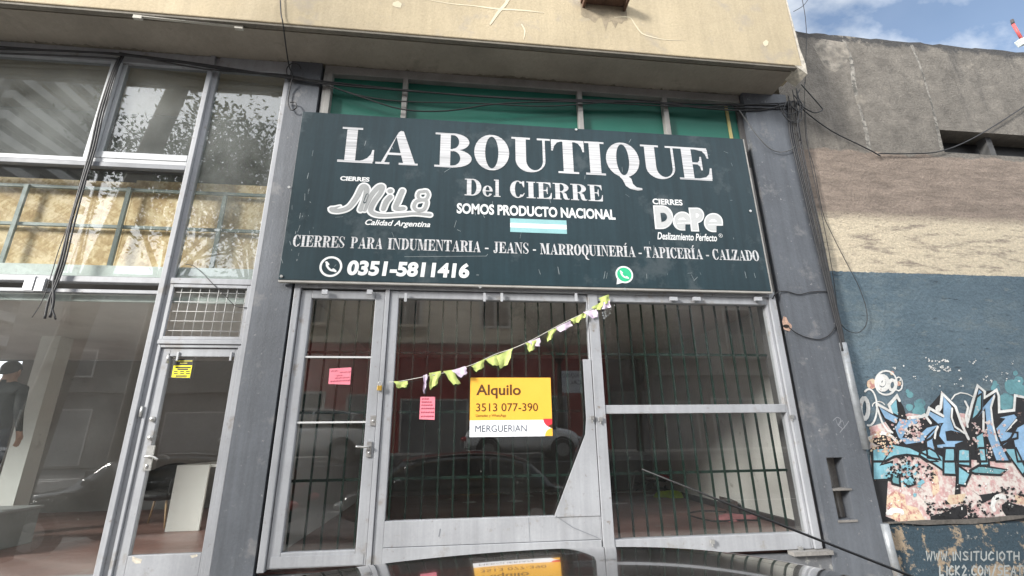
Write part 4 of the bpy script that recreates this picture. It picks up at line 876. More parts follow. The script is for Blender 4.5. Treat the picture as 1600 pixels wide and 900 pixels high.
def loop(cx_, cz_, rx, rz, n=18, a0=0, a1=360): return [(cx_+rx*math.cos(R(a0+(a1-a0)*i/n)), cz_+rz*math.sin(R(a0+(a1-a0)*i/n))) for i in range(n+1)]
mural('mural_faces', 'white', [(loop(245, 215, 95, 105, 20), .022), (loop(215, 215, 48, 60, 14), .05), (loop(300, 235, 30, 45, 12), .04), (loop(210, 205, 20, 28, 8), .04), (loop(55, 440, 35, 90, 14), .05), (loop(95, 430, 70, 160, 16, -120, 100), .022), (loop(180, 420, 55, 40, 10, 180, 340), .012), (loop(355, 225, 35, 60, 12), .016), blob(705, 440, 28)], 8, a7)
mural('mural_faces', 'cream', [blob(120, 225, 45), blob(355, 222, 22), blob(300, 130, 18)], 7, a7)
mural('mural_faces', 'white', [(loop(1000, 400, 55, 60, 10, 150, 300), .055), (loop(270, 455, 40, 18, 8, 180, 350), .05), ([(205, 460), (240, 430), (300, 448)], .04), ([(240, 590), (300, 630), (380, 590), (470, 575)], .03), ([(660, 570), (720, 600), (760, 560), (690, 575)], .02), ([(950, 610), (1060, 635), (1130, 590), (1145, 545)], .035), ([(960, 590), (1040, 600), (1100, 570)], .04), ([(330, 690), (420, 660), (430, 710)], .018), ([(1070, 650), (1060, 700), (1020, 730), (940, 700)], .015), ([(270, 760), (310, 720), (360, 700), (390, 720)], .05)], 8, lambda x, y: (a8(x, y)))
fr = random.Random(31)
def flakes(key, n_, x0, x1, y0, y1, r0, r1, fn, lvl):
    items = []
    for i in range(n_):
        cx_, cy_ = fr.uniform(x0, x1), fr.uniform(y0, y1)
        for k in range(fr.randint(1, 4)):
            r_ = fr.uniform(r0, r1); c0 = fr.uniform(0, 6); items.append([(cx_+fr.gauss(0, r1*1.2)*0+r_*(1+fr.uniform(-.45, .45))*math.cos(c0+6.283*j/9), cy_+r_*(1+fr.uniform(-.45, .45))*.9*math.sin(c0+6.283*j/9)) for j in range(9)]); cx_ += fr.gauss(0, r1*1.5); cy_ += fr.gauss(0, r1*1.5)
    mural('mural_flakes', key, items, lvl, fn)
flakes('pink', 46, 330, 560, 520, 720, 4, 14, a7, 9); flakes('pink', 26, 1000, 1280, 560, 900, 4, 14, a7, 9); flakes('cream', 40, 120, 330, 640, 820, 4, 13, a7, 9); flakes('white', 26, 120, 1462, 20, 260, 2, 8, a7, 9)
flakes('black', 60, 210, 520, 60, 220, 3, 10, a8, 9); flakes('black', 50, 480, 800, 380, 510, 3, 12, a8, 9); flakes('white', 40, 200, 1100, 120, 480, 2, 7, a8, 9); flakes('cyan', 18, 230, 460, 100, 280, 6, 20, a8, 9); flakes('black', 40, 750, 1170, 280, 490, 3, 12, a8, 9); flakes('white', 22, 600, 800, 5, 110, 3, 9, a7, 9)
# handwriting under the mural
STK = {'W': [[(0, 1), (.25, 0), (.5, .7), (.75, 0), (1, 1)]], 'I': [[(.5, 1), (.5, 0)]], 'N': [[(0, 0), (0, 1), (.9, 0), (.9, 1)]], 'S': [[(.9, .9), (.5, 1), (.1, .8), (.3, .55), (.8, .4), (.9, .15), (.5, 0), (.05, .1)]], 'T': [[(0, 1), (1, 1)], [(.5, 1), (.5, 0)]], 'U': [[(0, 1), (.05, .2), (.5, 0), (.95, .2), (1, 1)]],
       'C': [[(.9, .85), (.5, 1), (.05, .6), (.1, .2), (.5, 0), (.95, .15)]], 'O': [[(.5, 1), (.05, .7), (.05, .3), (.5, 0), (.95, .3), (.95, .7), (.5, 1)]], 'H': [[(0, 1), (0, 0)], [(.9, 1), (.9, 0)], [(0, .5), (.9, .5)]], 'L': [[(.1, 1), (.1, 0), (.8, 0)]], 'K': [[(0, 1), (0, 0)], [(.8, 1), (0, .45), (.8, 0)]], '2': [[(.05, .8), (.4, 1), (.8, .75), (.05, 0), (.9, 0)]],
       '.': [[(.4, .03), (.5, .03)]], '/': [[(.2, -.15), (.9, 1.1)]], 'M': [[(0, 0), (.1, 1), (.5, .4), (.9, 1), (1, 0)]], 'E': [[(.9, 1), (0, 1), (0, 0), (.9, 0)], [(0, .5), (.7, .5)]], 'A': [[(0, 0), (.5, 1), (1, 0)], [(.2, .4), (.8, .4)]], 'R': [[(0, 0), (0, 1), (.7, .95), (.75, .6), (0, .5), (.9, 0)]], 'F': [[(.9, 1), (0, 1), (0, 0)], [(0, .5), (.7, .5)]]}
chalk = peel('mural_chalk', (.30, .32, .32), (.06, .09, .11), .18, 18)
m = MB(); rr = random.Random(8)
def hand(s, x, y, cw, ch, y0):
    for c_ in s:
        for st_ in STK.get(c_, []):
            m.ribbon([a8(x+cw*(.72*p[0] if c_ not in '.I' else .30*p[0])+cw*rr.uniform(-.03, .03), y-ch*(p[1]+rr.uniform(-.05, .05))) for p in st_], .017, y0, 0)
        x += cw*(.45 if c_ in '.I' else 1)
hand('WWW.INSITUC10TH'.replace('1', 'I').replace('0', 'O'), 470, 785, 52, 58, F-.024); hand('LICK2.COM/SEATU', 560, 890, 46, 64, F-.0243)
m.build('mural_writing', chalk, wl)
# small tag on the pillar
m = MB(); m.ribbon([at(1302+a, 652+b, 5.0985) for a, b in ((0, 5), (6, 0), (12, 4), (8, 12), (14, 18), (10, 24), (20, 12), (24, 6))], .008, 5.0985, sub=3); m.ribbon([at(1306+a, 655+b, 5.0983) for a, b in ((0, 0), (4, 10), (10, 2), (14, 14))], .006, 5.0983, sub=3)
m.build('scribble', mat('chalk_grey', (.22, .23, .25), .8), pr)

# ------------------------------------------------------------------ cables, pipes and small fixtures on the facade
def cpath(pts, y):
    o = []
    for p in pts:
        yy = p[2] if len(p) > 2 else y
        x, z = at(p[0], p[1], yy); o.append((x, yy, z))
    return o
def cable(name, label, paths, y, r, mats_=cable_m, group=None, part='cable', sub=4):
    if len(paths) == 1:
        o = MB().tube(cpath(paths[0], y), r, 7, sub=sub).build(name, mats_); return tag(o, label, 'cable', group)
    p0 = cpath(paths[0], y)[0]; t = thing(name, label, 'cable', p0, group)
    for i, p in enumerate(paths): MB().tube(cpath(p, y), r if not isinstance(r, list) else r[i % len(r)], 7, sub=sub).build(part, mats_, t)
    return t
cable('cable_bundle', 'slack bundle of black cables strung under the beige overhang above the signboard',
      [[(-40, 70), (100, 80), (187, 84), (300, 98), (447, 120), (560, 133), (700, 147), (820, 155), (905, 158), (1000, 160), (1150, 163), (1236, 165)],
       [(187, 82), (320, 108), (447, 117), (510, 133), (560, 150), (630, 171), (700, 173), (780, 162), (905, 159), (1050, 166), (1238, 170)],
       [(250, 92), (370, 112), (447, 119), (500, 130), (570, 151), (640, 159), (740, 161), (840, 166), (905, 163), (1000, 157), (1100, 166), (1236, 160)],
       [(-40, 76), (150, 82), (330, 104), (500, 129), (600, 139), (800, 153), (1000, 159), (1110, 170), (1190, 172), (1240, 158)],
       [(-40, 82), (120, 88), (187, 92)]], 5.085, [.011, .009, .008, .012])
cable('cable_bundle', 'thick bundle of black cables hanging down over the left window',
      [[(190, 86), (176, 118), (158, 175), (146, 230), (131, 280), (112, 345), (100, 400), (88, 440), (76, 470), (70, 498)],
       [(194, 86), (178, 120), (162, 175), (149, 232), (134, 282), (116, 350), (103, 405), (91, 440), (80, 470), (87, 499)],
       [(186, 90), (172, 122), (154, 178), (141, 235), (127, 285), (109, 350), (95, 405), (84, 440), (84, 470), (78, 496)],
       [(190, 90), (160, 185), (150, 205), (140, 245), (118, 320), (92, 390), (80, 430), (66, 470), (50, 496)]], 5.10, [.011, .009, .012, .004])
cable('loose_cable', 'single black cable dropping past the edge of the overhang and curling at the left pillar',
      [[(437, -20, 4.53), (439, 20, 4.53), (442, 36, 4.54), (447, 75, 4.8), (452, 105, 5.05), (457, 118, 5.06), (453, 140, 5.1), (450, 160, 5.1), (455, 172, 5.09), (463, 168, 5.08), (461, 160, 5.09), (453, 160, 5.1)]], 5, .0075)
cable('loose_cable', 'small black cable loop under the overhang beside the left pillar top',
      [[(450, 125), (448, 108), (456, 99), (466, 101), (470, 107)]], 5.08, .006)
pb = []
for i in range(6):
    d_ = i*3.1-6
    pb.append([(1236+d_*.8, 158), (1240+d_, 205), (1249+d_*.9, 250), (1262+d_*.8, 305), (1276+d_*.8, 365), (1290+d_*.6, 425), (1303+d_*.5, 480), (1313+d_*.4, 520), (1318+d_*.3, 548)])
cable('cable_bundle', 'tight bundle of black cables running down the joint between grey pillar and wall', pb, 5.075, [.010, .007, .009, .006])
cable('cable_bundle', 'tangle of looped black cables under the right end of the overhang',
      [[(1252, 132), (1268, 150), (1281, 165), (1285, 172), (1272, 176), (1256, 168), (1247, 160)], [(1228, 160), (1224, 175), (1232, 188), (1246, 192), (1253, 182), (1248, 160), (1240, 148)],
       [(1222, 165), (1228, 178), (1242, 176), (1246, 160), (1244, 140)], [(1232, 150), (1236, 165), (1250, 175), (1254, 165), (1246, 150), (1250, 140)], [(1216, 162), (1226, 182), (1240, 190), (1250, 186)], [(1238, 140), (1242, 160), (1248, 180), (1243, 210)], [(1244, 138), (1250, 165), (1246, 190), (1250, 220)]], 5.04, [.008, .007, .006])
cable('span_cable', 'black cable sagging from the pillar across the upper part of the weathered wall',
      [[(1244, 160, 5.05), (1265, 180), (1300, 205), (1340, 225), (1362, 236), (1376, 244), (1374, 240), (1420, 240), (1475, 235), (1540, 205), (1640, 140)]], 5.16, .009)
cable('thin_wire', 'thin black wire looping loosely over the cream and blue bands of the wall',
      [[(1256, 160), (1260, 220), (1272, 262), (1285, 330), (1302, 370), (1325, 415), (1343, 450), (1354, 485), (1353, 508), (1340, 520), (1322, 515), (1310, 500)]], 5.15, .0045)
cable('thin_wire', 'thin straight wire falling beside the pillar from the end of the overhang',
      [[(1257, 128), (1258, 170), (1264, 240), (1283, 330), (1300, 420), (1308, 480)]], 5.12, .004)
cable('thin_wire', 'pale wire curving across the top of the grey right hand pillar',
      [[(1155, 172), (1166, 188), (1180, 208), (1198, 228), (1214, 237), (1230, 236), (1242, 229)]], 5.07, .006, cable_grey)
cable('thin_wire', 'black wire crossing the right pillar level with the bottom of the signboard',
      [[(1206, 470, 5.14), (1213, 458), (1228, 455), (1248, 460), (1268, 456), (1294, 455)]], 5.085, .006)
cable('thin_wire', 'black wire running from the broken hole in the pillar to the cable joint',
      [[(1232, 511), (1244, 520), (1260, 527), (1280, 530), (1295, 524), (1306, 510)]], 5.085, .006)
cable('sky_wire', 'two thin wires standing against the sky past the corner of the overhang',
      [[(1247, -30), (1256, 12), (1259, 35), (1260, 60), (1258, 130)], [(1240, 18), (1256, 8), (1268, -10)]], 4.9, .0045)
cable('thin_wire', 'thin loose wire hanging in front of the mesh window above the left door',
      [[(290, 413), (303, 416), (318, 428), (335, 446), (352, 462), (368, 478), (390, 481)]], 5.14, .004)
x, z = at(1322, 620, 5.12)
pipe_pts = [(1316, 536), (1330, 600), (1353, 702)]
tag(MB().tube(cpath(pipe_pts, 5.10), .045, 14).build('conduit_pipe', galv), 'grey steel conduit pipe beside the mural, upper length', 'pipe')
tag(MB().tube(cpath([(1381, 818), (1392, 862), (1418, 960)], 5.10), .045, 14).build('conduit_pipe', galv), 'grey steel conduit pipe below the mural, lower length', 'pipe')
# lamp bar under the soffit
a_ = atz(216, 27, ZS-.05); b_ = atz(374, 43, ZS-.05)
lb = thing('lamp_bracket', 'thin pale empty lamp batten fixed under the overhang at the left', 'lamp bracket', (a_[0], a_[1], ZS-.05))
dv = Vector((b_[0]-a_[0], b_[1]-a_[1], 0)); ln_ = dv.length; dv.normalize(); pv = Vector((-dv.y, dv.x, 0))
MB().obox(((a_[0]+b_[0])/2, (a_[1]+b_[1])/2, ZS-.035), (dv, pv, (0, 0, 1)), ln_/2, .016, .012).build('batten', mat('cream_plastic', (.42, .40, .35), .5), lb)
for e in (a_, b_): MB().obox((e[0], e[1], ZS-.055), (dv, pv, (0, 0, 1)), .045, .018, .022).build('holder', MATS['cream_plastic'], lb)
# metal hood at the top of the overhang
x0, z0 = at(912, -10, 4.4); x1 = at(985, -6, 4.4)[0]
hd = thing('appliance_shelf', 'rusty dark metal shelf projecting from the overhang at the top', 'shelf', ((x0+x1)/2, 4.4, z0))
MB().box(x0, x1, 4.36, 4.559, z0+.02, z0+.07).build('tray', mat('rusty_metal', (.10, .055, .035), .8, .4, 8, .2, .2), hd, bevel=.004)
for xx in (x0+.02, x1-.05): MB().box(xx, xx+.03, 4.38, 4.559, z0-.05, z0+.019).build('bracket', MATS['rusty_metal'], hd)
# darker patch on the render below it, with its own outline
m = MB(); x = x0
tops = []; rr = random.Random(3)
for i in range(15):
    xx = x0+(x1-x0)*i/14; tops.append((xx, z0-.15-rr.uniform(.05, .30)*(1-abs(i-7)/9)))
m.flat([(x0, z0+.02)]+tops+[(x1, z0+.02)], 4.5585); m.build('dark_patch', mat('dark_patch', (.30, .25, .175), .9, .3, 5, .1, .2), over)
# mast with a radio box behind the wall
ax_, az_ = at(1583, 38, 7.5); bx_, bz_ = at(1612, 88, 7.5)
ms = thing('radio_mast', 'red and white mast with a pale box rising behind the weathered wall', 'mast', (bx_, 7.5, bz_-1.2))
u_ = Vector((ax_-bx_, 0, az_-bz_)).normalized()
pt = lambda t: (bx_+u_.x*t, 7.5, bz_+u_.z*t)
Lm = (Vector((ax_, 0, az_))-Vector((bx_, 0, bz_))).length
MB().tube([pt(-1.2), pt(Lm*.55)], .028, 10).build('pole', mat('mast_white', (.6, .6, .6), .5), ms)
MB().tube([pt(Lm*.55), pt(Lm*1.0)], .032, 10).build('pole', mat('mast_red', (.55, .10, .10), .5), ms)
MB().tube([pt(Lm*1.0), (pt(Lm*1.0)[0]+.02, 7.5, pt(Lm*1.0)[2]+.14)], .034, 10).build('tip', mat('mast_dark', (.07, .06, .06), .6), ms)
c_ = pt(Lm*.40); MB().obox((c_[0]-.12, 7.42, c_[2]-.03), ((.9, 0, .43), (0, 1, 0), (-.43, 0, .9)), .20, .06, .08).build('radio_box', mat('mast_box', (.62, .66, .64), .5), ms, bevel=.01)
MB().tube([(c_[0]-.18, 7.4, c_[2]-.14), (c_[0]-.08, 7.4, c_[2]-.24), (c_[0]+.05, 7.42, c_[2]-.18), (c_[0]+.08, 7.45, c_[2]-.05)], .01, 6, sub=3).build('lead', cable_grey, ms)

# ------------------------------------------------------------------ things inside the shops
random.seed(21)
paper = mat('paper', (.68, .67, .64), .8, .05, 6)
def litter(u, v, s, label):
    x, y = atz(u, v, FL+.01); mm = MB(); n_ = 4; a = random.uniform(0, 3.1); ph = random.uniform(0, 6); idx = {}
    for i in range(n_+1):
        for j in range(n_+1):
            p, q_ = (i/n_-.5)*s, (j/n_-.5)*s*.7
            idx[i, j] = len(mm.v); mm.v.append((x+p*math.cos(a)-q_*math.sin(a), y+p*math.sin(a)+q_*math.cos(a), FL+.012+.03*abs(math.sin(i*1.3+ph)*math.cos(j*1.1+ph))))
    for i in range(n_):
        for j in range(n_): mm.face([idx[i, j], idx[i+1, j], idx[i+1, j+1], idx[i, j+1]])
    o = mm.build('paper_scrap', paper); tag(o, label, 'paper', 'paper scraps on the empty shop floor'); return o
lab = 'crumpled white paper scrap on the red floor of the empty shop'
for u, v, s in ((735, 786, .26), (747, 770, .2), (805, 784, .26), (790, 772, .2), (828, 776, .22), (845, 769, .24), (863, 772, .3), (706, 781, .2), (780, 764, .22), (838, 760, .2), (870, 764, .25), (690, 770, .18), (1016, 775, .30)): litter(u, v, s, lab)
def heap(name, label, cat, u, v, sx_, sy_, h, material, seed, rim=0):
    x, y = atz(u, v, FL); rr = random.Random(seed); mm = MB(); nu, nv = 20, 8
    pa = [rr.uniform(0, 6) for _ in range(6)]
    for j in range(nv+1):
        t = j/nv
        for i in range(nu):
            a = 2*math.pi*i/nu; k = 1+.25*math.sin(3*a+pa[0])+.14*math.sin(5*a+pa[1])
            zz = h*(t**.7)*(.75+.35*math.sin(2*a+pa[2]+t*4)*(1-t)+.25*math.sin(6*a+pa[3]+5*t)*(1-t)); rr_ = (1-t**1.6)
            mm.v.append((x+sx_*k*rr_*math.cos(a), y+sy_*k*rr_*math.sin(a), FL+.004+max(0, zz)))
    for j in range(nv):
        for i in range(nu): mm.face((j*nu+i, j*nu+(i+1) % nu, (j+1)*nu+(i+1) % nu, (j+1)*nu+i), 0, True)
    return tag(mm.build(name, material), label, cat)
heap('plastic_bag', 'crumpled lime green plastic bag on the red floor', 'bag', 1052, 777, .30, .16, .17, mat('lime_plastic', (.42, .62, .03), .35, .2, 12, 0, .2, 30), 2)
heap('plastic_bag', 'grey and green patterned bag beside the lime plastic bag', 'bag', 1078, 771, .17, .12, .30, mat('patterned_bag', (.10, .11, .14), .6, .6, 12, .3, .2, 30, patch=((.40, .50, .08), .35, 14)), 5)
heap('pink_cloth', 'crumpled pink cloth on the red floor near the right wall', 'cloth', 1150, 812, .30, .15, .10, mat('pink_cloth', (.52, .21, .22), .9, .15, 12, .05, .3, 40), 8)
x, y = atz(1022, 772, FL)
ct = thing('hand_trolley', 'folded black metal hand trolley lying on the shop floor', 'trolley', (x, y, FL))
m = MB()
for dy in (-.16, .16): m.tube([(x-.45, y+dy, FL+.10), (x+.1, y+dy, FL+.30), (x+.52, y+dy*.9, FL+.16)], .016, 8, sub=3)
for t in (-.35, -.1, .2, .42): m.cyl((x+t, y-.16, FL+.14+.14*(1-abs(t))), (x+t, y+.16, FL+.14+.14*(1-abs(t))), .012, 6)
m.build('frame', black_m, ct)
for s_ in (-1, 1):
    w_ = MB(); w_.cyl((x+.40, y+s_*.17, FL+.085), (x+.40, y+s_*.21, FL+.085), .085, 18); w_.build('wheel', black_m, ct)
MB().box(x-.18, x+.08, y-.15, y+.15, FL+.30, FL+.325).build('plate', mat('silver_plate', (.5, .5, .5), .4, metal=.5), ct)
MB().obox((x+.2, y-.1, FL+.36), ((.9, 0, -.3), (0, 1, 0), (.3, 0, .9)), .11, .05, .03).build('grip', mat('red_plastic', (.5, .05, .06), .4), ct)
MB().tube([(x-.5, y-.1, FL+.12), (x-.42, y-.1, FL+.42), (x-.36, y-.1, FL+.46), (x-.3, y-.1, FL+.4)], .018, 8, sub=3).build('handle', mat('grey_plastic', (.4, .4, .4), .5), ct)
xa, ya = atz(1135, 802, FL); xb, yb = atz(1075, 805, FL); xc, yc = atz(1120, 815, FL)
tag(MB().tube([(xa, ya, FL+.02), ((xa+xb)/2, ya+.1, FL+.03), (xb, yb, FL+.012), ((xb+xc)/2, yc-.02, FL+.012), (xc+.25, yc-.06, FL+.02), (xc+.55, yc-.12, FL+.02)], .011, 7, sub=4).build('loose_hose', black_m), 'thin black hose lying in a loop on the red floor by the pink cloth', 'hose')
x, y = atz(1135, 794, FL)
xa, ya = atz(1085, 768, FL); xb, yb = atz(1150, 803, FL)
tag(MB().obox(((xa+xb)/2, (ya+yb)/2, FL+.09), (Vector((xb-xa, yb-ya, 0)).normalized(), Vector((ya-yb, xb-xa, 0)).normalized(), (0, 0, 1)), math.hypot(xb-xa, yb-ya)/2, .05, .085).build('wooden_plank', mat('dark_plank', (.075, .055, .05), .7, .3, 5, .1, .1), bevel=.005), 'dark brown plank lying along the right wall of the empty shop', 'plank')
m = MB(); xd, yd = atz(975, 770, FL); m.obox((xd+.1, yd, FL+.012), ((1, .05, 0), (-.05, 1, 0), (0, 0, 1)), .55, .012, .008)
tag(m.build('metal_strip', mat('pale_strip', (.6, .6, .58), .5)), 'thin pale metal strip on the red floor left of the lime bag', 'strip')

# left shop: white console desk, chair, person on a low stand
def dk(u, v): return atz(u, v, FL)
dx0, dy0 = dk(257, 831); dx1, _ = dk(308, 830); dz1 = at(300, 726.5, dy0)[1]
desk = thing('console_desk', 'white console desk with a solid end panel behind the left door', 'desk', (dx0, dy0, FL))
desk_m = mat('white_laminate', (.84, .86, .83), .4, .03, 2, .01, .01)
MB().box(dx0, dx1, dy0, dy0+.035, FL, dz1).build('end_panel', desk_m, desk, bevel=.002)
MB().box(dx0+.01, dx1+.55, dy0+.036, dy0+1.25, dz1-.035, dz1).build('desk_top', desk_m, desk, bevel=.002)
MB().box(dx1+.02, dx1+.05, dy0+.3, dy0+1.25, FL, dz1-.036).build('side_panel', dark_inner, desk)
MB().box(dx0+.02, dx1+.5, dy0+1.2, dy0+1.235, FL, dz1-.036).build('end_panel', desk_m, desk)
chx, chy = dx0-.42, dy0+.55
ch = thing('tub_chair', 'black tub chair with pale wooden legs beside the white desk', 'chair', (chx, chy, FL))
m = MB(); nu = 26
for j in range(9):
    t = j/8
    for i in range(nu+1):
        a = R(-50+280*i/nu); hgt = .43+.42*(t if t < .999 else 1)*(.55+.45*max(0, math.sin(a)))
        m.v.append((chx+(.33+.05*t)*math.cos(a), chy+(.31+.05*t)*math.sin(a), FL+hgt))
for j in range(8):
    for i in range(nu): m.face((j*(nu+1)+i, j*(nu+1)+i+1, (j+1)*(nu+1)+i+1, (j+1)*(nu+1)+i), 0, True)
o = m.build('backrest', mat('black_upholstery', (.018, .018, .02), .6), ch); so = o.modifiers.new('s', 'SOLIDIFY'); so.thickness = .05
m = MB(); m.ball((chx, chy, FL+.43), .33, .32, .09); m.build('seat', MATS['black_upholstery'], ch)
for sx_, sy_ in ((-1, -1), (1, -1), (-1, 1), (1, 1)):
    MB().tube([(chx+sx_*.17, chy+sy_*.17, FL+.36), (chx+sx_*.26, chy+sy_*.26, FL)], [.018, .011], 8).build('leg', mat('pale_wood', (.42, .28, .15), .5), ch)

# person standing inside at the far left, seen from behind, on a low grey stand
pxx, pz = at(22, 566, 6.6); py_ = 6.6
stand_h = max(.1, pz-1.74-FL)
sd_ = thing('display_stand', 'low grey display stand inside the left shop', 'stand', (pxx-.25, py_, FL))
MB().box(pxx-1.3, pxx+.32, py_-.45, py_+.6, FL, FL+stand_h-.03).build('base', mat('stand_grey', (.28, .29, .29), .6), sd_, bevel=.01)
MB().box(pxx-1.32, pxx+.34, py_-.47, py_+.62, FL+stand_h-.029, FL+stand_h).build('top', mat('stand_top', (.34, .35, .35), .5), sd_, bevel=.006)
def make_person(base, label):
    root = thing('person', label, 'person', base)
    J = []; E_ = []; Rr = []
    def j(x, y, z, r, p=None):
        J.append((x, y, z)); Rr.append(r); i = len(J)-1
        if p is not None: E_.append((p, i))
        return i
    pel = j(0, 0, .95, (.165, .12)); wa = j(0, 0, 1.10, (.15, .115), pel); chs = j(0, .01, 1.28, (.185, .125), wa); sh = j(0, .0, 1.42, (.16, .10), chs); nk = j(0, .0, 1.50, (.062, .062), sh); hd_ = j(0, .015, 1.575, (.075, .088), nk); hc = j(0, .02, 1.65, (.078, .095), hd_); ht = j(0, .01, 1.72, (.05, .06), hc)
    for s_ in (-1, 1):
        hip = j(s_*.095, 0, .90, (.09, .095), pel); kn = j(s_*.11, .01, .50, (.062, .066), hip); an = j(s_*.12, -.01, .09, (.045, .048), kn); he = j(s_*.125, .04, .045, (.045, .04), an); to = j(s_*.14, .19, .03, (.042, .025), he)
        sh2 = j(s_*.19, 0, 1.41, (.065, .065), sh); el = j(s_*.245, -.03, 1.13, (.047, .05), sh2); wr = j(s_*.25, .05, .90, (.03, .033), el); pm = j(s_*.25, .075, .83, (.022, .042), wr)
        for k, (dy, ln) in enumerate(((-.028, .07), (-.01, .08), (.01, .085), (.028, .075))):
            a1 = j(s_*.25, .075+dy, .80, (.0095, .0095), pm); a2 = j(s_*.245, .075+dy*1.1, .80-ln*.55, (.009, .009), a1); j(s_*.232, .078+dy*1.1, .80-ln, (.008, .008), a2)
        t1 = j(s_*.245, .115, .84, (.011, .011), pm); j(s_*.235, .135, .795, (.009, .009), t1)
    me = bpy.data.meshes.new('body'); me.from_pydata(J, E_, []); o = bpy.data.objects.new('body', me); COL.objects.link(o)
    sk = o.modifiers.new('skin', 'SKIN'); 
    if not me.skin_vertices:
        me.attributes.new if False else None
    bm_ok = len(me.skin_vertices) > 0
    if not bm_ok:
        import bmesh
        bm = bmesh.new(); bm.from_mesh(me); bm.verts.layers.skin.verify(); bm.to_mesh(me); bm.free()
    for i, r in enumerate(Rr): me.skin_vertices[0].data[i].radius = r
    me.skin_vertices[0].data[0].use_root = True
    o.modifiers.new('sub', 'SUBSURF').levels = 2; o.modifiers['sub'].render_levels = 2
    bpy.context.view_layer.update()
    m2_ = bpy.data.meshes.new_from_object(o.evaluated_get(bpy.context.evaluated_depsgraph_get()))
    bpy.data.objects.remove(o)
    o = bpy.data.objects.new('body', m2_); COL.objects.link(o); o.parent = root
    for mm in (mat('dark_jacket', (.018, .020, .022), .8, world=False), mat('dark_jeans', (.025, .03, .045), .8, world=False), mat('skin', (.42, .25, .18), .5, world=False), mat('dark_shoes', (.02, .02, .02), .5, world=False)): m2_.materials.append(mm)
    for p in m2_.polygons:
        c = p.center; arm = abs(c.x) > .20
        p.material_index = 2 if (c.z > 1.50 or (arm and c.z < .90)) else (0 if c.z > .93 or arm else (1 if c.z > .09 else 3)); p.use_smooth = True
    h = MB(); nu, nv = 18, 9
    for jj in range(nv+1):
        for i in range(nu):
            a = 2*math.pi*i/nu; t = math.pi*.5*jj/nv*(1.12+.45*max(0, -math.sin(a))); k = 1.0 if math.sin(a) < .3 else .86
            h.v.append((base[0]+.095*math.sin(min(t, 1.75))*math.cos(a), base[1]+.005+.112*math.sin(min(t, 1.75))*math.sin(a)*k-.008, base[2]+1.655+.105*math.cos(t)))
    for jj in range(nv):
        for i in range(nu): h.face((jj*nu+i, (jj+1)*nu+i, (jj+1)*nu+(i+1) % nu, jj*nu+(i+1) % nu), 0, True)
    h.build('hair', mat('dark_hair', (.02, .014, .01), .6), root)
    f = MB(); bx, by, bz = base
    f.ball((bx, by+.115, bz+1.615), .014, .02, .022); 
    f.build('nose', MATS['skin'], root)
    for s_ in (-1, 1):
        f = MB(); f.ball((bx+s_*.085, by+.005, bz+1.625), .012, .022, .034); f.build('ear', MATS['skin'], root)
        f = MB(); f.ball((bx+s_*.032, by+.098, bz+1.648), .013, .01, .008); f.build('eye', mat('eye_white', (.5, .5, .5), .3), root)
    MB().ball((bx, by+.104, bz+1.572), .026, .008, .007).build('mouth', mat('lips', (.35, .14, .12), .5), root)
    return root
make_person((pxx, py_, FL+stand_h), 'person in a dark jacket seen from behind through the left window')

# ------------------------------------------------------------------ cars
carglass = mat('car_glass', (.012, .014, .015), .04, .05, 2, 0, 0, world=False, spec=.9)
tyre = mat('tyre_rubber', (.02, .02, .02), .8, .1, 10, 0, 0, world=False); rimm = mat('rim_silver', (.45, .46, .47), .3, .1, 10, 0, 0, metal=.7, world=False)
lampm = mat('headlamp', (.55, .57, .58), .1, .05, 10, 0, 0, world=False); tailm = mat('tail_lamp', (.45, .03, .03), .25, .1, 10, 0, 0, world=False); trimm = mat('black_trim', (.02, .02, .02), .5, .1, 10, 0, 0, world=False)
def loft(mb, secs, mi=0, closed_ends=True):
    b = len(mb.v); n_ = len(secs[0])
    for s_ in secs: mb.v += s_
    for i in range(len(secs)-1):
        for k in range(n_): mb.face((b+i*n_+k, b+i*n_+(k+1) % n_, b+(i+1)*n_+(k+1) % n_, b+(i+1)*n_+k), mi, True)
    mb.face([b+k for k in reversed(range(n_))], mi); e = b+(len(secs)-1)*n_; mb.face([e+k for k in range(n_)], mi)
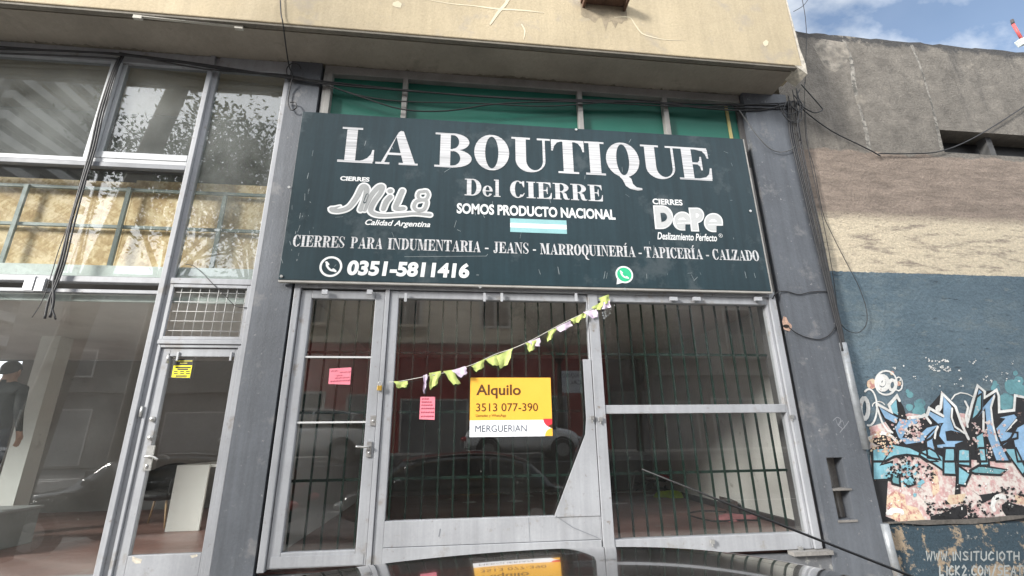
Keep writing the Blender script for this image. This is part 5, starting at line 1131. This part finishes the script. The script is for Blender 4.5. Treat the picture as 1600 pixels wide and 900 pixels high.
def car(label, paint, loc, prof_roof, prof_body, half_w, wheels, wr, name='parked_car', group=None, rev=False, glass_lvl=None):
    """prof_body: (x, z top of body, half width factor); prof_roof: (x, roof z, half width at roof)"""
    root = thing(name, label, 'car', (0, 0, 0), group)
    m = MB(); secs = []
    for x, zt_, k in prof_body:
        hw = half_w*k; zb2 = .20 if .04 < (x-prof_body[0][0])/(prof_body[-1][0]-prof_body[0][0]) < .96 else .34
        s_ = []
        for yy, zz in ((-1, .0), (-1.0, .45), (-.97, .8), (-.88, .97), (-.5, 1.0), (0, 1.012), (.5, 1.0), (.88, .97), (.97, .8), (1.0, .45), (1, .0)):
            s_.append((x, yy*hw*(.96 if zz == 0 else 1), zb2+(zt_-zb2)*zz))
        secs.append(s_)
    loft(m, secs); body = m.build('body', paint, root)
    sub = body.modifiers.new('sub', 'SUBSURF'); sub.levels = 1; sub.render_levels = 2
    # glasshouse: dark glass loft with a painted roof skin above
    m = MB(); secs = []
    x0, x1 = prof_roof[0][0], prof_roof[-1][0]
    def bodyz(x):
        for (a, za, _), (b, zb3, _) in zip(prof_body, prof_body[1:]):
            if a <= x <= b: return za+(zb3-za)*(x-a)/(b-a)
        return prof_body[0][1]
    for x, zr, hw in prof_roof:
        zb3 = bodyz(x)-.08; s_ = []
        for yy, zz in ((-1, 0), (-.98, .25), (-.9, .75), (-.80, .93), (-.6, .985), (-.3, 1.0), (0, 1.004), (.3, 1.0), (.6, .985), (.80, .93), (.9, .75), (.98, .25), (1, 0)):
            ww = half_w*.93*(1-zz)+hw/.8*zz if abs(yy) >= .9 else hw/.8
            s_.append((x, yy*ww, zb3+(zr-.012-zb3)*zz))
        secs.append(s_)
    loft(m, secs); m.build('glasshouse', carglass, root)
    m = MB(); rows = []
    inner = prof_roof[1:-1] if len(prof_roof) > 4 else prof_roof
    for x, zr, hw in inner:
        rows.append([(x, t*hw, zr+.004-.035*abs(t)**2.6) for t in (-1.04, -.98, -.85, -.6, -.3, 0, .3, .6, .85, .98, 1.04)])
    b = len(m.v); n_ = len(rows[0])
    for r_ in rows: m.v += r_
    for i in range(len(rows)-1):
        for k in range(n_-1): m.face((b+i*n_+k, b+(i+1)*n_+k, b+(i+1)*n_+k+1, b+i*n_+k+1), 0, True)
    rf = m.build('roof', paint, root); so = rf.modifiers.new('solid', 'SOLIDIFY'); so.thickness = .02; so.offset = -1; sb = rf.modifiers.new('sub', 'SUBSURF'); sb.levels = 1; sb.render_levels = 3
    for sgn in (-1, 1):     # door pillars
        mid = prof_roof[len(prof_roof)//2]
        for xx in (mid[0]-.05, prof_roof[1][0]+.1, prof_roof[-2][0]-.15):
            m = MB(); zb3 = bodyz(xx)-.02; rz_ = max([min(za+(zc_-za)*(xx-a)/(b-a), 9) for (a, za, _), (b, zc_, _) in zip(prof_roof, prof_roof[1:]) if a <= xx <= b] or [mid[1]])
            m.tube([(xx, sgn*half_w*.92, zb3), (xx, sgn*(half_w*.93*.3+mid[2]/.8*.9*.70), zb3+(rz_-zb3)*.70), (xx, sgn*mid[2]*.98, rz_-.09)], .025, 6)
            m.build('door_pillar', paint, root)
        m = MB(); m.box(mid[0]-.25, mid[0]-.10, sgn*half_w-.01, sgn*half_w+.018, bodyz(mid[0])-.20, bodyz(mid[0])-.175); m.build('door_handle', paint, root)
        m = MB(); fx = prof_roof[1][0] if not rev else prof_roof[-2][0]; m.ball((fx, sgn*(half_w+.09), bodyz(fx)+.06), .08, .07, .06); m.build('wing_mirror', paint, root)
        for e, mm, nm in ((0, lampm if not rev else tailm, 'headlight' if not rev else 'tail_light'), (-1, tailm if not rev else lampm, 'tail_light' if not rev else 'headlight')):
            x_, z_, k_ = prof_body[e]; x2, z2, k2_ = prof_body[1 if e == 0 else -2]
            m = MB(); m.ball(((x_*.6+x2*.4), sgn*half_w*k2_*.80, (z_*.5+z2*.5)-.12), .12, .15, .075); m.build(nm, mm, root)
        for wx in wheels:
            wh = MB(); wh.cyl((wx, sgn*(half_w-.20), wr), (wx, sgn*(half_w+.012), wr), wr, 26); wo = wh.build('wheel', tyre, root, bevel=.02)
            r_ = MB(); r_.cyl((wx, sgn*(half_w+.0), wr), (wx, sgn*(half_w+.02), wr), wr*.62, 22)
            for a in range(5): r_.obox((wx+wr*.33*math.cos(a*1.2566), sgn*(half_w+.024), wr+wr*.33*math.sin(a*1.2566)), ((math.cos(a*1.2566), 0, math.sin(a*1.2566)), (0, 1, 0), (-math.sin(a*1.2566), 0, math.cos(a*1.2566))), wr*.27, .008, .025, 0)
            r_.build('rim', rimm, wo)
            ar = MB(); ar.ring(wx, wr+.01, wr*1.0, wr*1.2, sgn*(half_w*1.001+.006)); ar.build('wheel_arch', trimm, root)
    root.location = loc
    return root
dark_paint = mat('dark_car_paint', (.040, .037, .035), .12, .08, 3, .05, .0, world=False, coat=1.0, patch=((.15, .14, .13), .10, 45))
white_paint = mat('white_car_paint', (.80, .81, .82), .25, .03, 2, 0, 0, world=False, coat=.6)
body_a = [(-1.95, .62, .78), (-1.85, .80, .93), (-1.5, .88, 1), (-.9, .90, 1), (0, .91, 1), (1.0, .91, 1), (1.7, .89, 1), (2.05, .82, .95), (2.15, .6, .82)]
RZ = C+.1
roof_a = [(-1.45, .93, .60), (-.95, RZ-.39, .56), (-.44, RZ-.308, .56), (.03, RZ-.274, .56), (.42, RZ-.27, .56), (.67, RZ-.283, .56), (.9, RZ-.313, .55), (1.16, RZ-.375, .54), (1.38, RZ-.46, .53), (1.75, .93, .52)]
near = car('dark glossy car in the foreground with the shopfront mirrored in its roof', dark_paint, (0, .88, -.1), roof_a, body_a, .80, (-1.25, 1.4), .31)
an = MB(); an.tube([(1.01, .845, C-.345), (.945, .85, C-.30)], [.006, .004], 8); tx, tz = at(1003, 733, .9)
an.tube([(.945, .85, C-.30), (.6, .875, C-.165), (tx, .9, tz)], [.0028, .0022, .0016], 7)
an.v = [(v[0], v[1]-.88, v[2]+.1) for v in an.v]
ao = an.build('aerial', black_m, near)
roof_w = [(-1.2, 1.0, .62), (-.75, 1.38, .58), (-.2, 1.50, .58), (.5, 1.52, .58), (1.2, 1.46, .57), (1.75, 1.30, .55), (2.1, 1.0, .55)]
body_w = [(-2.1, .66, .78), (-2.0, .84, .93), (-1.6, .96, 1), (-1.0, 1.02, 1), (0, 1.03, 1), (1.2, 1.03, 1), (1.9, 1.0, 1), (2.2, .92, .93), (2.25, .6, .85)]
def suv(r, dz=.16): return [(x, z+dz, w_) for x, z, w_ in r]
c1 = car('white estate car parked across the street, mirrored in the narrow entrance door', white_paint, (-4.75, -5.5, bay), suv(roof_w, .12), suv(body_w, .10), .86, (-1.4, 1.4), .34, group='white cars parked across the street')
c2 = car('white small car parked across the street, mirrored beside the yellow poster', white_paint, (2.15, -5.5, bay), [(-x*.84, z, w_) for x, z, w_ in reversed(roof_w)], [(-x*.84, z, k) for x, z, k in reversed(body_w)], .85, (-1.17, 1.17), .32, group='white cars parked across the street', rev=True)
for i, (x, y, lb_) in enumerate(((-17.5, -9.0, 'white car standing at the crossing, mirrored in the lower left window'), (-23.5, -10.5, 'white car farthest left, mirrored beside the figure in the lower left window'))):
    k = copy_tree(c1); k.location = (x, y, -.1); k['label'] = lb_
k = car('black car parked at the kerb, mirrored beside the left door', mat('black_car_paint', (.010, .010, .011), .15, .05, 3, 0, 0, world=False, coat=1.0), (-4.9, 1.0, -.1), roof_w, body_w, .84, (-1.4, 1.4), .33)

# ------------------------------------------------------------------ across the street
rb = mat('brick_red_render', (.40, .085, .075), .85, .2, .7, .06, .15, 30); opp = mat('pale_upper_render', (.62, .55, .44), .85, .15, .7, .06, .15, 30)
win_m = mat('opposite_window', (.03, .035, .04), .1, .1, 2, 0, 0); shut = mat('roller_shutter', (.20, .20, .20), .6, .15, 2, .05, .1); wframe = mat('opposite_frame', (.5, .49, .46), .6); rail_m = mat('opposite_railing', (.42, .41, .39), .6)
def opposite(name, label, x0, x1, y, h, ground, upper, gh, wins, doors, back=9, sign=None):
    b_ = thing(name, label, 'building', ((x0+x1)/2, y-back/2, 0))
    MB().box(x0, x1, y-back, y, 0, gh).build('ground_floor', ground, b_)
    MB().box(x0, x1, y-back, y-.02, gh+.001, h).build('upper_floor', upper, b_)
    MB().box(x0-.1, x1+.1, y-.0195, y+.28, gh-.12, gh+.12).build('cornice', upper, b_, bevel=.02)
    MB().box(x0-.1, x1+.1, y-.0195, y+.22, h-.25, h+.02).build('cornice', upper, b_, bevel=.02)
    for (xa, xb, za, zb2, bal) in wins:
        f = MB().frame(xa-.1, xb+.1, za-.1, zb2+.1, .1, y-.06, y+.06).build('window', wframe, b_)
        MB().box(xa, xb, y-.018, y+.012, za, zb2).build('pane', win_m, f)
        m = MB(); m.box((xa+xb)/2-.03, (xa+xb)/2+.03, y+.013, y+.05, za, zb2); m.build('mullion', wframe, f)
        if bal:
            m = MB(); m.box(xa-.35, xb+.35, y+.061, y+.7, za-.22, za-.11)
            m.build('balcony_slab', upper, b_)
            m = MB()
            nn = int((xb-xa+.6)/.13)
            for i in range(nn+1): xx = xa-.3+i*.13; m.box(xx-.012, xx+.012, y+.64, y+.66, za-.109, za+.85)
            m.box(xa-.33, xb+.33, y+.63, y+.67, za+.851, za+.90); m.build('balcony_railing', rail_m, b_)
    for (xa, xb, za, zb2, mm) in doors:
        f = MB().frame(xa-.08, xb+.08, za, zb2+.08, .08, y-.01, y+.05, wb=.02).build('door', wframe, b_)
        MB().box(xa, xb, y-.005, y+.02, za+.021, zb2).build('door_panel', mm, f)
    return b_
YO = -9.7
opp1 = opposite('opposite_house', 'old house across the street, dark red below and pale above, mirrored in the shop windows', -8.5, 6.5, YO, 9.8, rb, opp, 5.5,
         [(-7.0, -5.8, 6.2, 8.6, 1), (-2.9, -1.7, 6.2, 8.6, 1), (1.0, 2.2, 6.2, 8.6, 0), (3.9, 5.1, 6.2, 8.6, 1), (-7.2, -5.4, 1.2, 3.3, 0)],
         [(-4.4, -3.2, .15, 3.2, shut), (-2.2, .4, .15, 3.0, shut), (1.4, 4.6, .15, 3.1, shut)])
opposite('opposite_house', 'plain grey house across the street behind the trees, mirrored in the divided window', 8.7, 21, YO-.3, 8.2, mat('grey_render', (.20, .195, .185), .85, .15, .7, .06, .15, 30), mat('grey_render_upper', (.27, .26, .245), .85, .15, .7, .06, .15, 30), 4.2,
         [(9.6, 10.9, 5.0, 7.2, 1), (12.6, 13.9, 5.0, 7.2, 1), (16, 17.3, 5.0, 7.2, 0)], [(9.2, 10.6, .15, 2.9, shut), (11.4, 14.2, .15, 3.0, shut)])
opposite('opposite_house', 'dark grey block added beyond the crossing to darken the lower left window', -29, -9.2, -23, 12.5, mat('backdrop_render', (.13, .125, .12), .85, .2, .5, .06, .15, 30), mat('backdrop_upper', (.17, .165, .155), .85, .2, .5, .06, .15, 30), 4.6,
         [(-26, -23.5, 5.6, 7.2, 0), (-20, -17.5, 5.6, 7.2, 0), (-14, -11.5, 5.6, 7.2, 0)], [(-27, -23, .15, 3.4, shut), (-18.5, -15, .15, 3.2, shut), (-13.5, -11, .15, 3.2, shut)])  # unseen block, added so the lower left pane mirrors dark, not sky
gw = thing('garden_wall', 'plain rendered garden wall between the two houses across the street', 'wall', (7.6, -10, 0))
MB().box(6.55, 8.65, -10.2, -10.0, 0, 3.3).build('wall_body', concrete, gw); MB().box(6.55, 8.65, -10.25, -9.95, 3.301, 3.4).build('coping', kerbm, gw)
# tall block seen end-on beyond the side street
tb = thing('apartment_block', 'tall pale apartment block with banded balconies, mirrored in the top left windows', 'building', (-64, -55, 0))
tw = mat('block_wall', (.22, .21, .20), .85, .15, .4, .05, .1, 20); tbal = mat('block_balcony', (.44, .43, .41), .8, .1, .4, .04, .1, 20)
MB().box(-68, -60, -63, -47, 0, 64).build('tower', tw, tb)
for i in range(19):
    z = 4.2+i*3.1
    MB().box(-59.999, -58.6, -62.6, -47.4, z, z+1.25).build('balcony', tbal, tb)
    for yy in (-60.5, -56.7, -52.9, -49.1): MB().box(-59.999, -59.96, yy-1.1, yy+1.1, z+1.3, z+2.85).build('window', win_m, tb)
# notice board standing in front of the grey house: mirrored in the right window
nx, nz_ = 4.75, 3.55
nbd = thing('notice_board', 'white for sale board on posts across the street, mirrored in the divided window', 'sign', (nx, -7.6, bay))
MB().box(nx-.75, nx+.75, -7.62, -7.60, nz_-.42, nz_+.42).build('board', pwhite, nbd)
m = MB(); Y0 = -7.5985
def rtext(mb, s, x0, x1, z0, z1): text(mb, s, x0, x1, z0, z1, Y0, 0, bold=.01, flip=True)
rtext(m, 'VENDO / ALQUILO', nx-.68, nx+.68, nz_+.14, nz_+.32); rtext(m, 'LOCAL', nx-.4, nx+.4, nz_-.10, nz_+.05)
m.build('lettering', navy, nbd)
for s_ in (-.6, .6): MB().cyl((nx+s_, -7.64, bay), (nx+s_, -7.64, nz_+.4), .025, 8).build('post', galv, nbd)

# ------------------------------------------------------------------ street trees
bark = mat('bark', (.055, .045, .036), .9, .3, 6, .2, .5, 20, world=False)
leafm = mat('leaf', (.045, .085, .025), .6, .35, 1.2, 0, 0, world=False)
def tree(label, loc, h, spread, n_leaf, seed, trunk_r=.16, lean=(0, 0), crown0=.45, leaf=.16):
    rr = random.Random(seed); root = thing('street_tree', label, 'tree', (0, 0, 0), 'trees along the street')
    m = MB(); tips = []
    top = (lean[0], lean[1], h*crown0)
    m.tube([(0, 0, -.02), (lean[0]*.25, lean[1]*.25, h*crown0*.35), top], [trunk_r*1.25, trunk_r, trunk_r*.75], 10, sub=3)
    def limb(p, d, ln, r, lvl):
        pts = [p]; q_ = Vector(p); d = Vector(d).normalized()
        for k in range(3):
            d = (d+Vector((rr.uniform(-.3, .3), rr.uniform(-.3, .3), rr.uniform(-.05, .25)))).normalized(); q_ = q_+d*ln/3; pts.append(tuple(q_))
        m.tube(pts, [r, r*.8, r*.6, r*.4], 6, sub=2)
        tips.append(pts[-1]); tips.append(pts[-2])
        if lvl < 2:
            for k in range(3): limb(pts[rr.choice((2, 3))], d+Vector((rr.uniform(-.9, .9), rr.uniform(-.9, .9), rr.uniform(-.2, .6))), ln*.62, r*.5, lvl+1)
    for k in range(6):
        a = k*1.05+rr.uniform(-.3, .3); limb(top, (math.cos(a)*spread, math.sin(a)*spread, rr.uniform(.6, 1.8)*h*.18), h*.30, trunk_r*.5, 0)
    limb(top, (0, 0, 1), h*.34, trunk_r*.6, 0)
    m.build('trunk', bark, root)
    lf_ = MB()
    for i in range(n_leaf):
        t = tips[rr.randrange(len(tips))]; g = .32*h/6
        c = Vector((t[0]+rr.gauss(0, g), t[1]+rr.gauss(0, g), t[2]+rr.gauss(0, g*.8)))
        a = Vector((rr.uniform(-1, 1), rr.uniform(-1, 1), rr.uniform(-1.2, .3))).normalized(); b = a.orthogonal().normalized(); b = (Matrix.Rotation(rr.uniform(0, 6.28), 3, a) @ b)
        L_ = leaf*rr.uniform(.7, 1.3); w_ = L_*.22
        lf_.poly([tuple(c-a*L_*.5), tuple(c+b*w_), tuple(c+a*L_*.5), tuple(c-b*w_)])
    lf_.build('crown', leafm, root)
    root.location = loc; return root
tree('kerbside street tree, its dark trunk mirrored in the lower left window', (-6.3, 2.45, .03), 15.5, 1.3, 4200, 3, .20, (.9, -.5), .68, .24)
tree('tall tree across the street, mirrored in the top left window', (-10.9, -6.9, -.1), 12.5, .9, 7500, 5, .20, (.3, .2), .5, .21)
tree('tree across the street between the parked cars, mirrored beside the left pillar', (-7.6, -7.5, bay), 11.5, .9, 6000, 8, .17, (-.3, 0), .5, .20)
tree('low leafy tree across the street, mirrored in the upper right window', (6.9, -7.5, bay), 6.4, 1.0, 5200, 12, .13, (.2, 0), .40, .18)
tree('slim tree across the street, mirrored at the right edge of the middle window', (3.9, -7.5, bay), 6.6, .8, 2600, 14, .10, (0, .2), .5, .18)
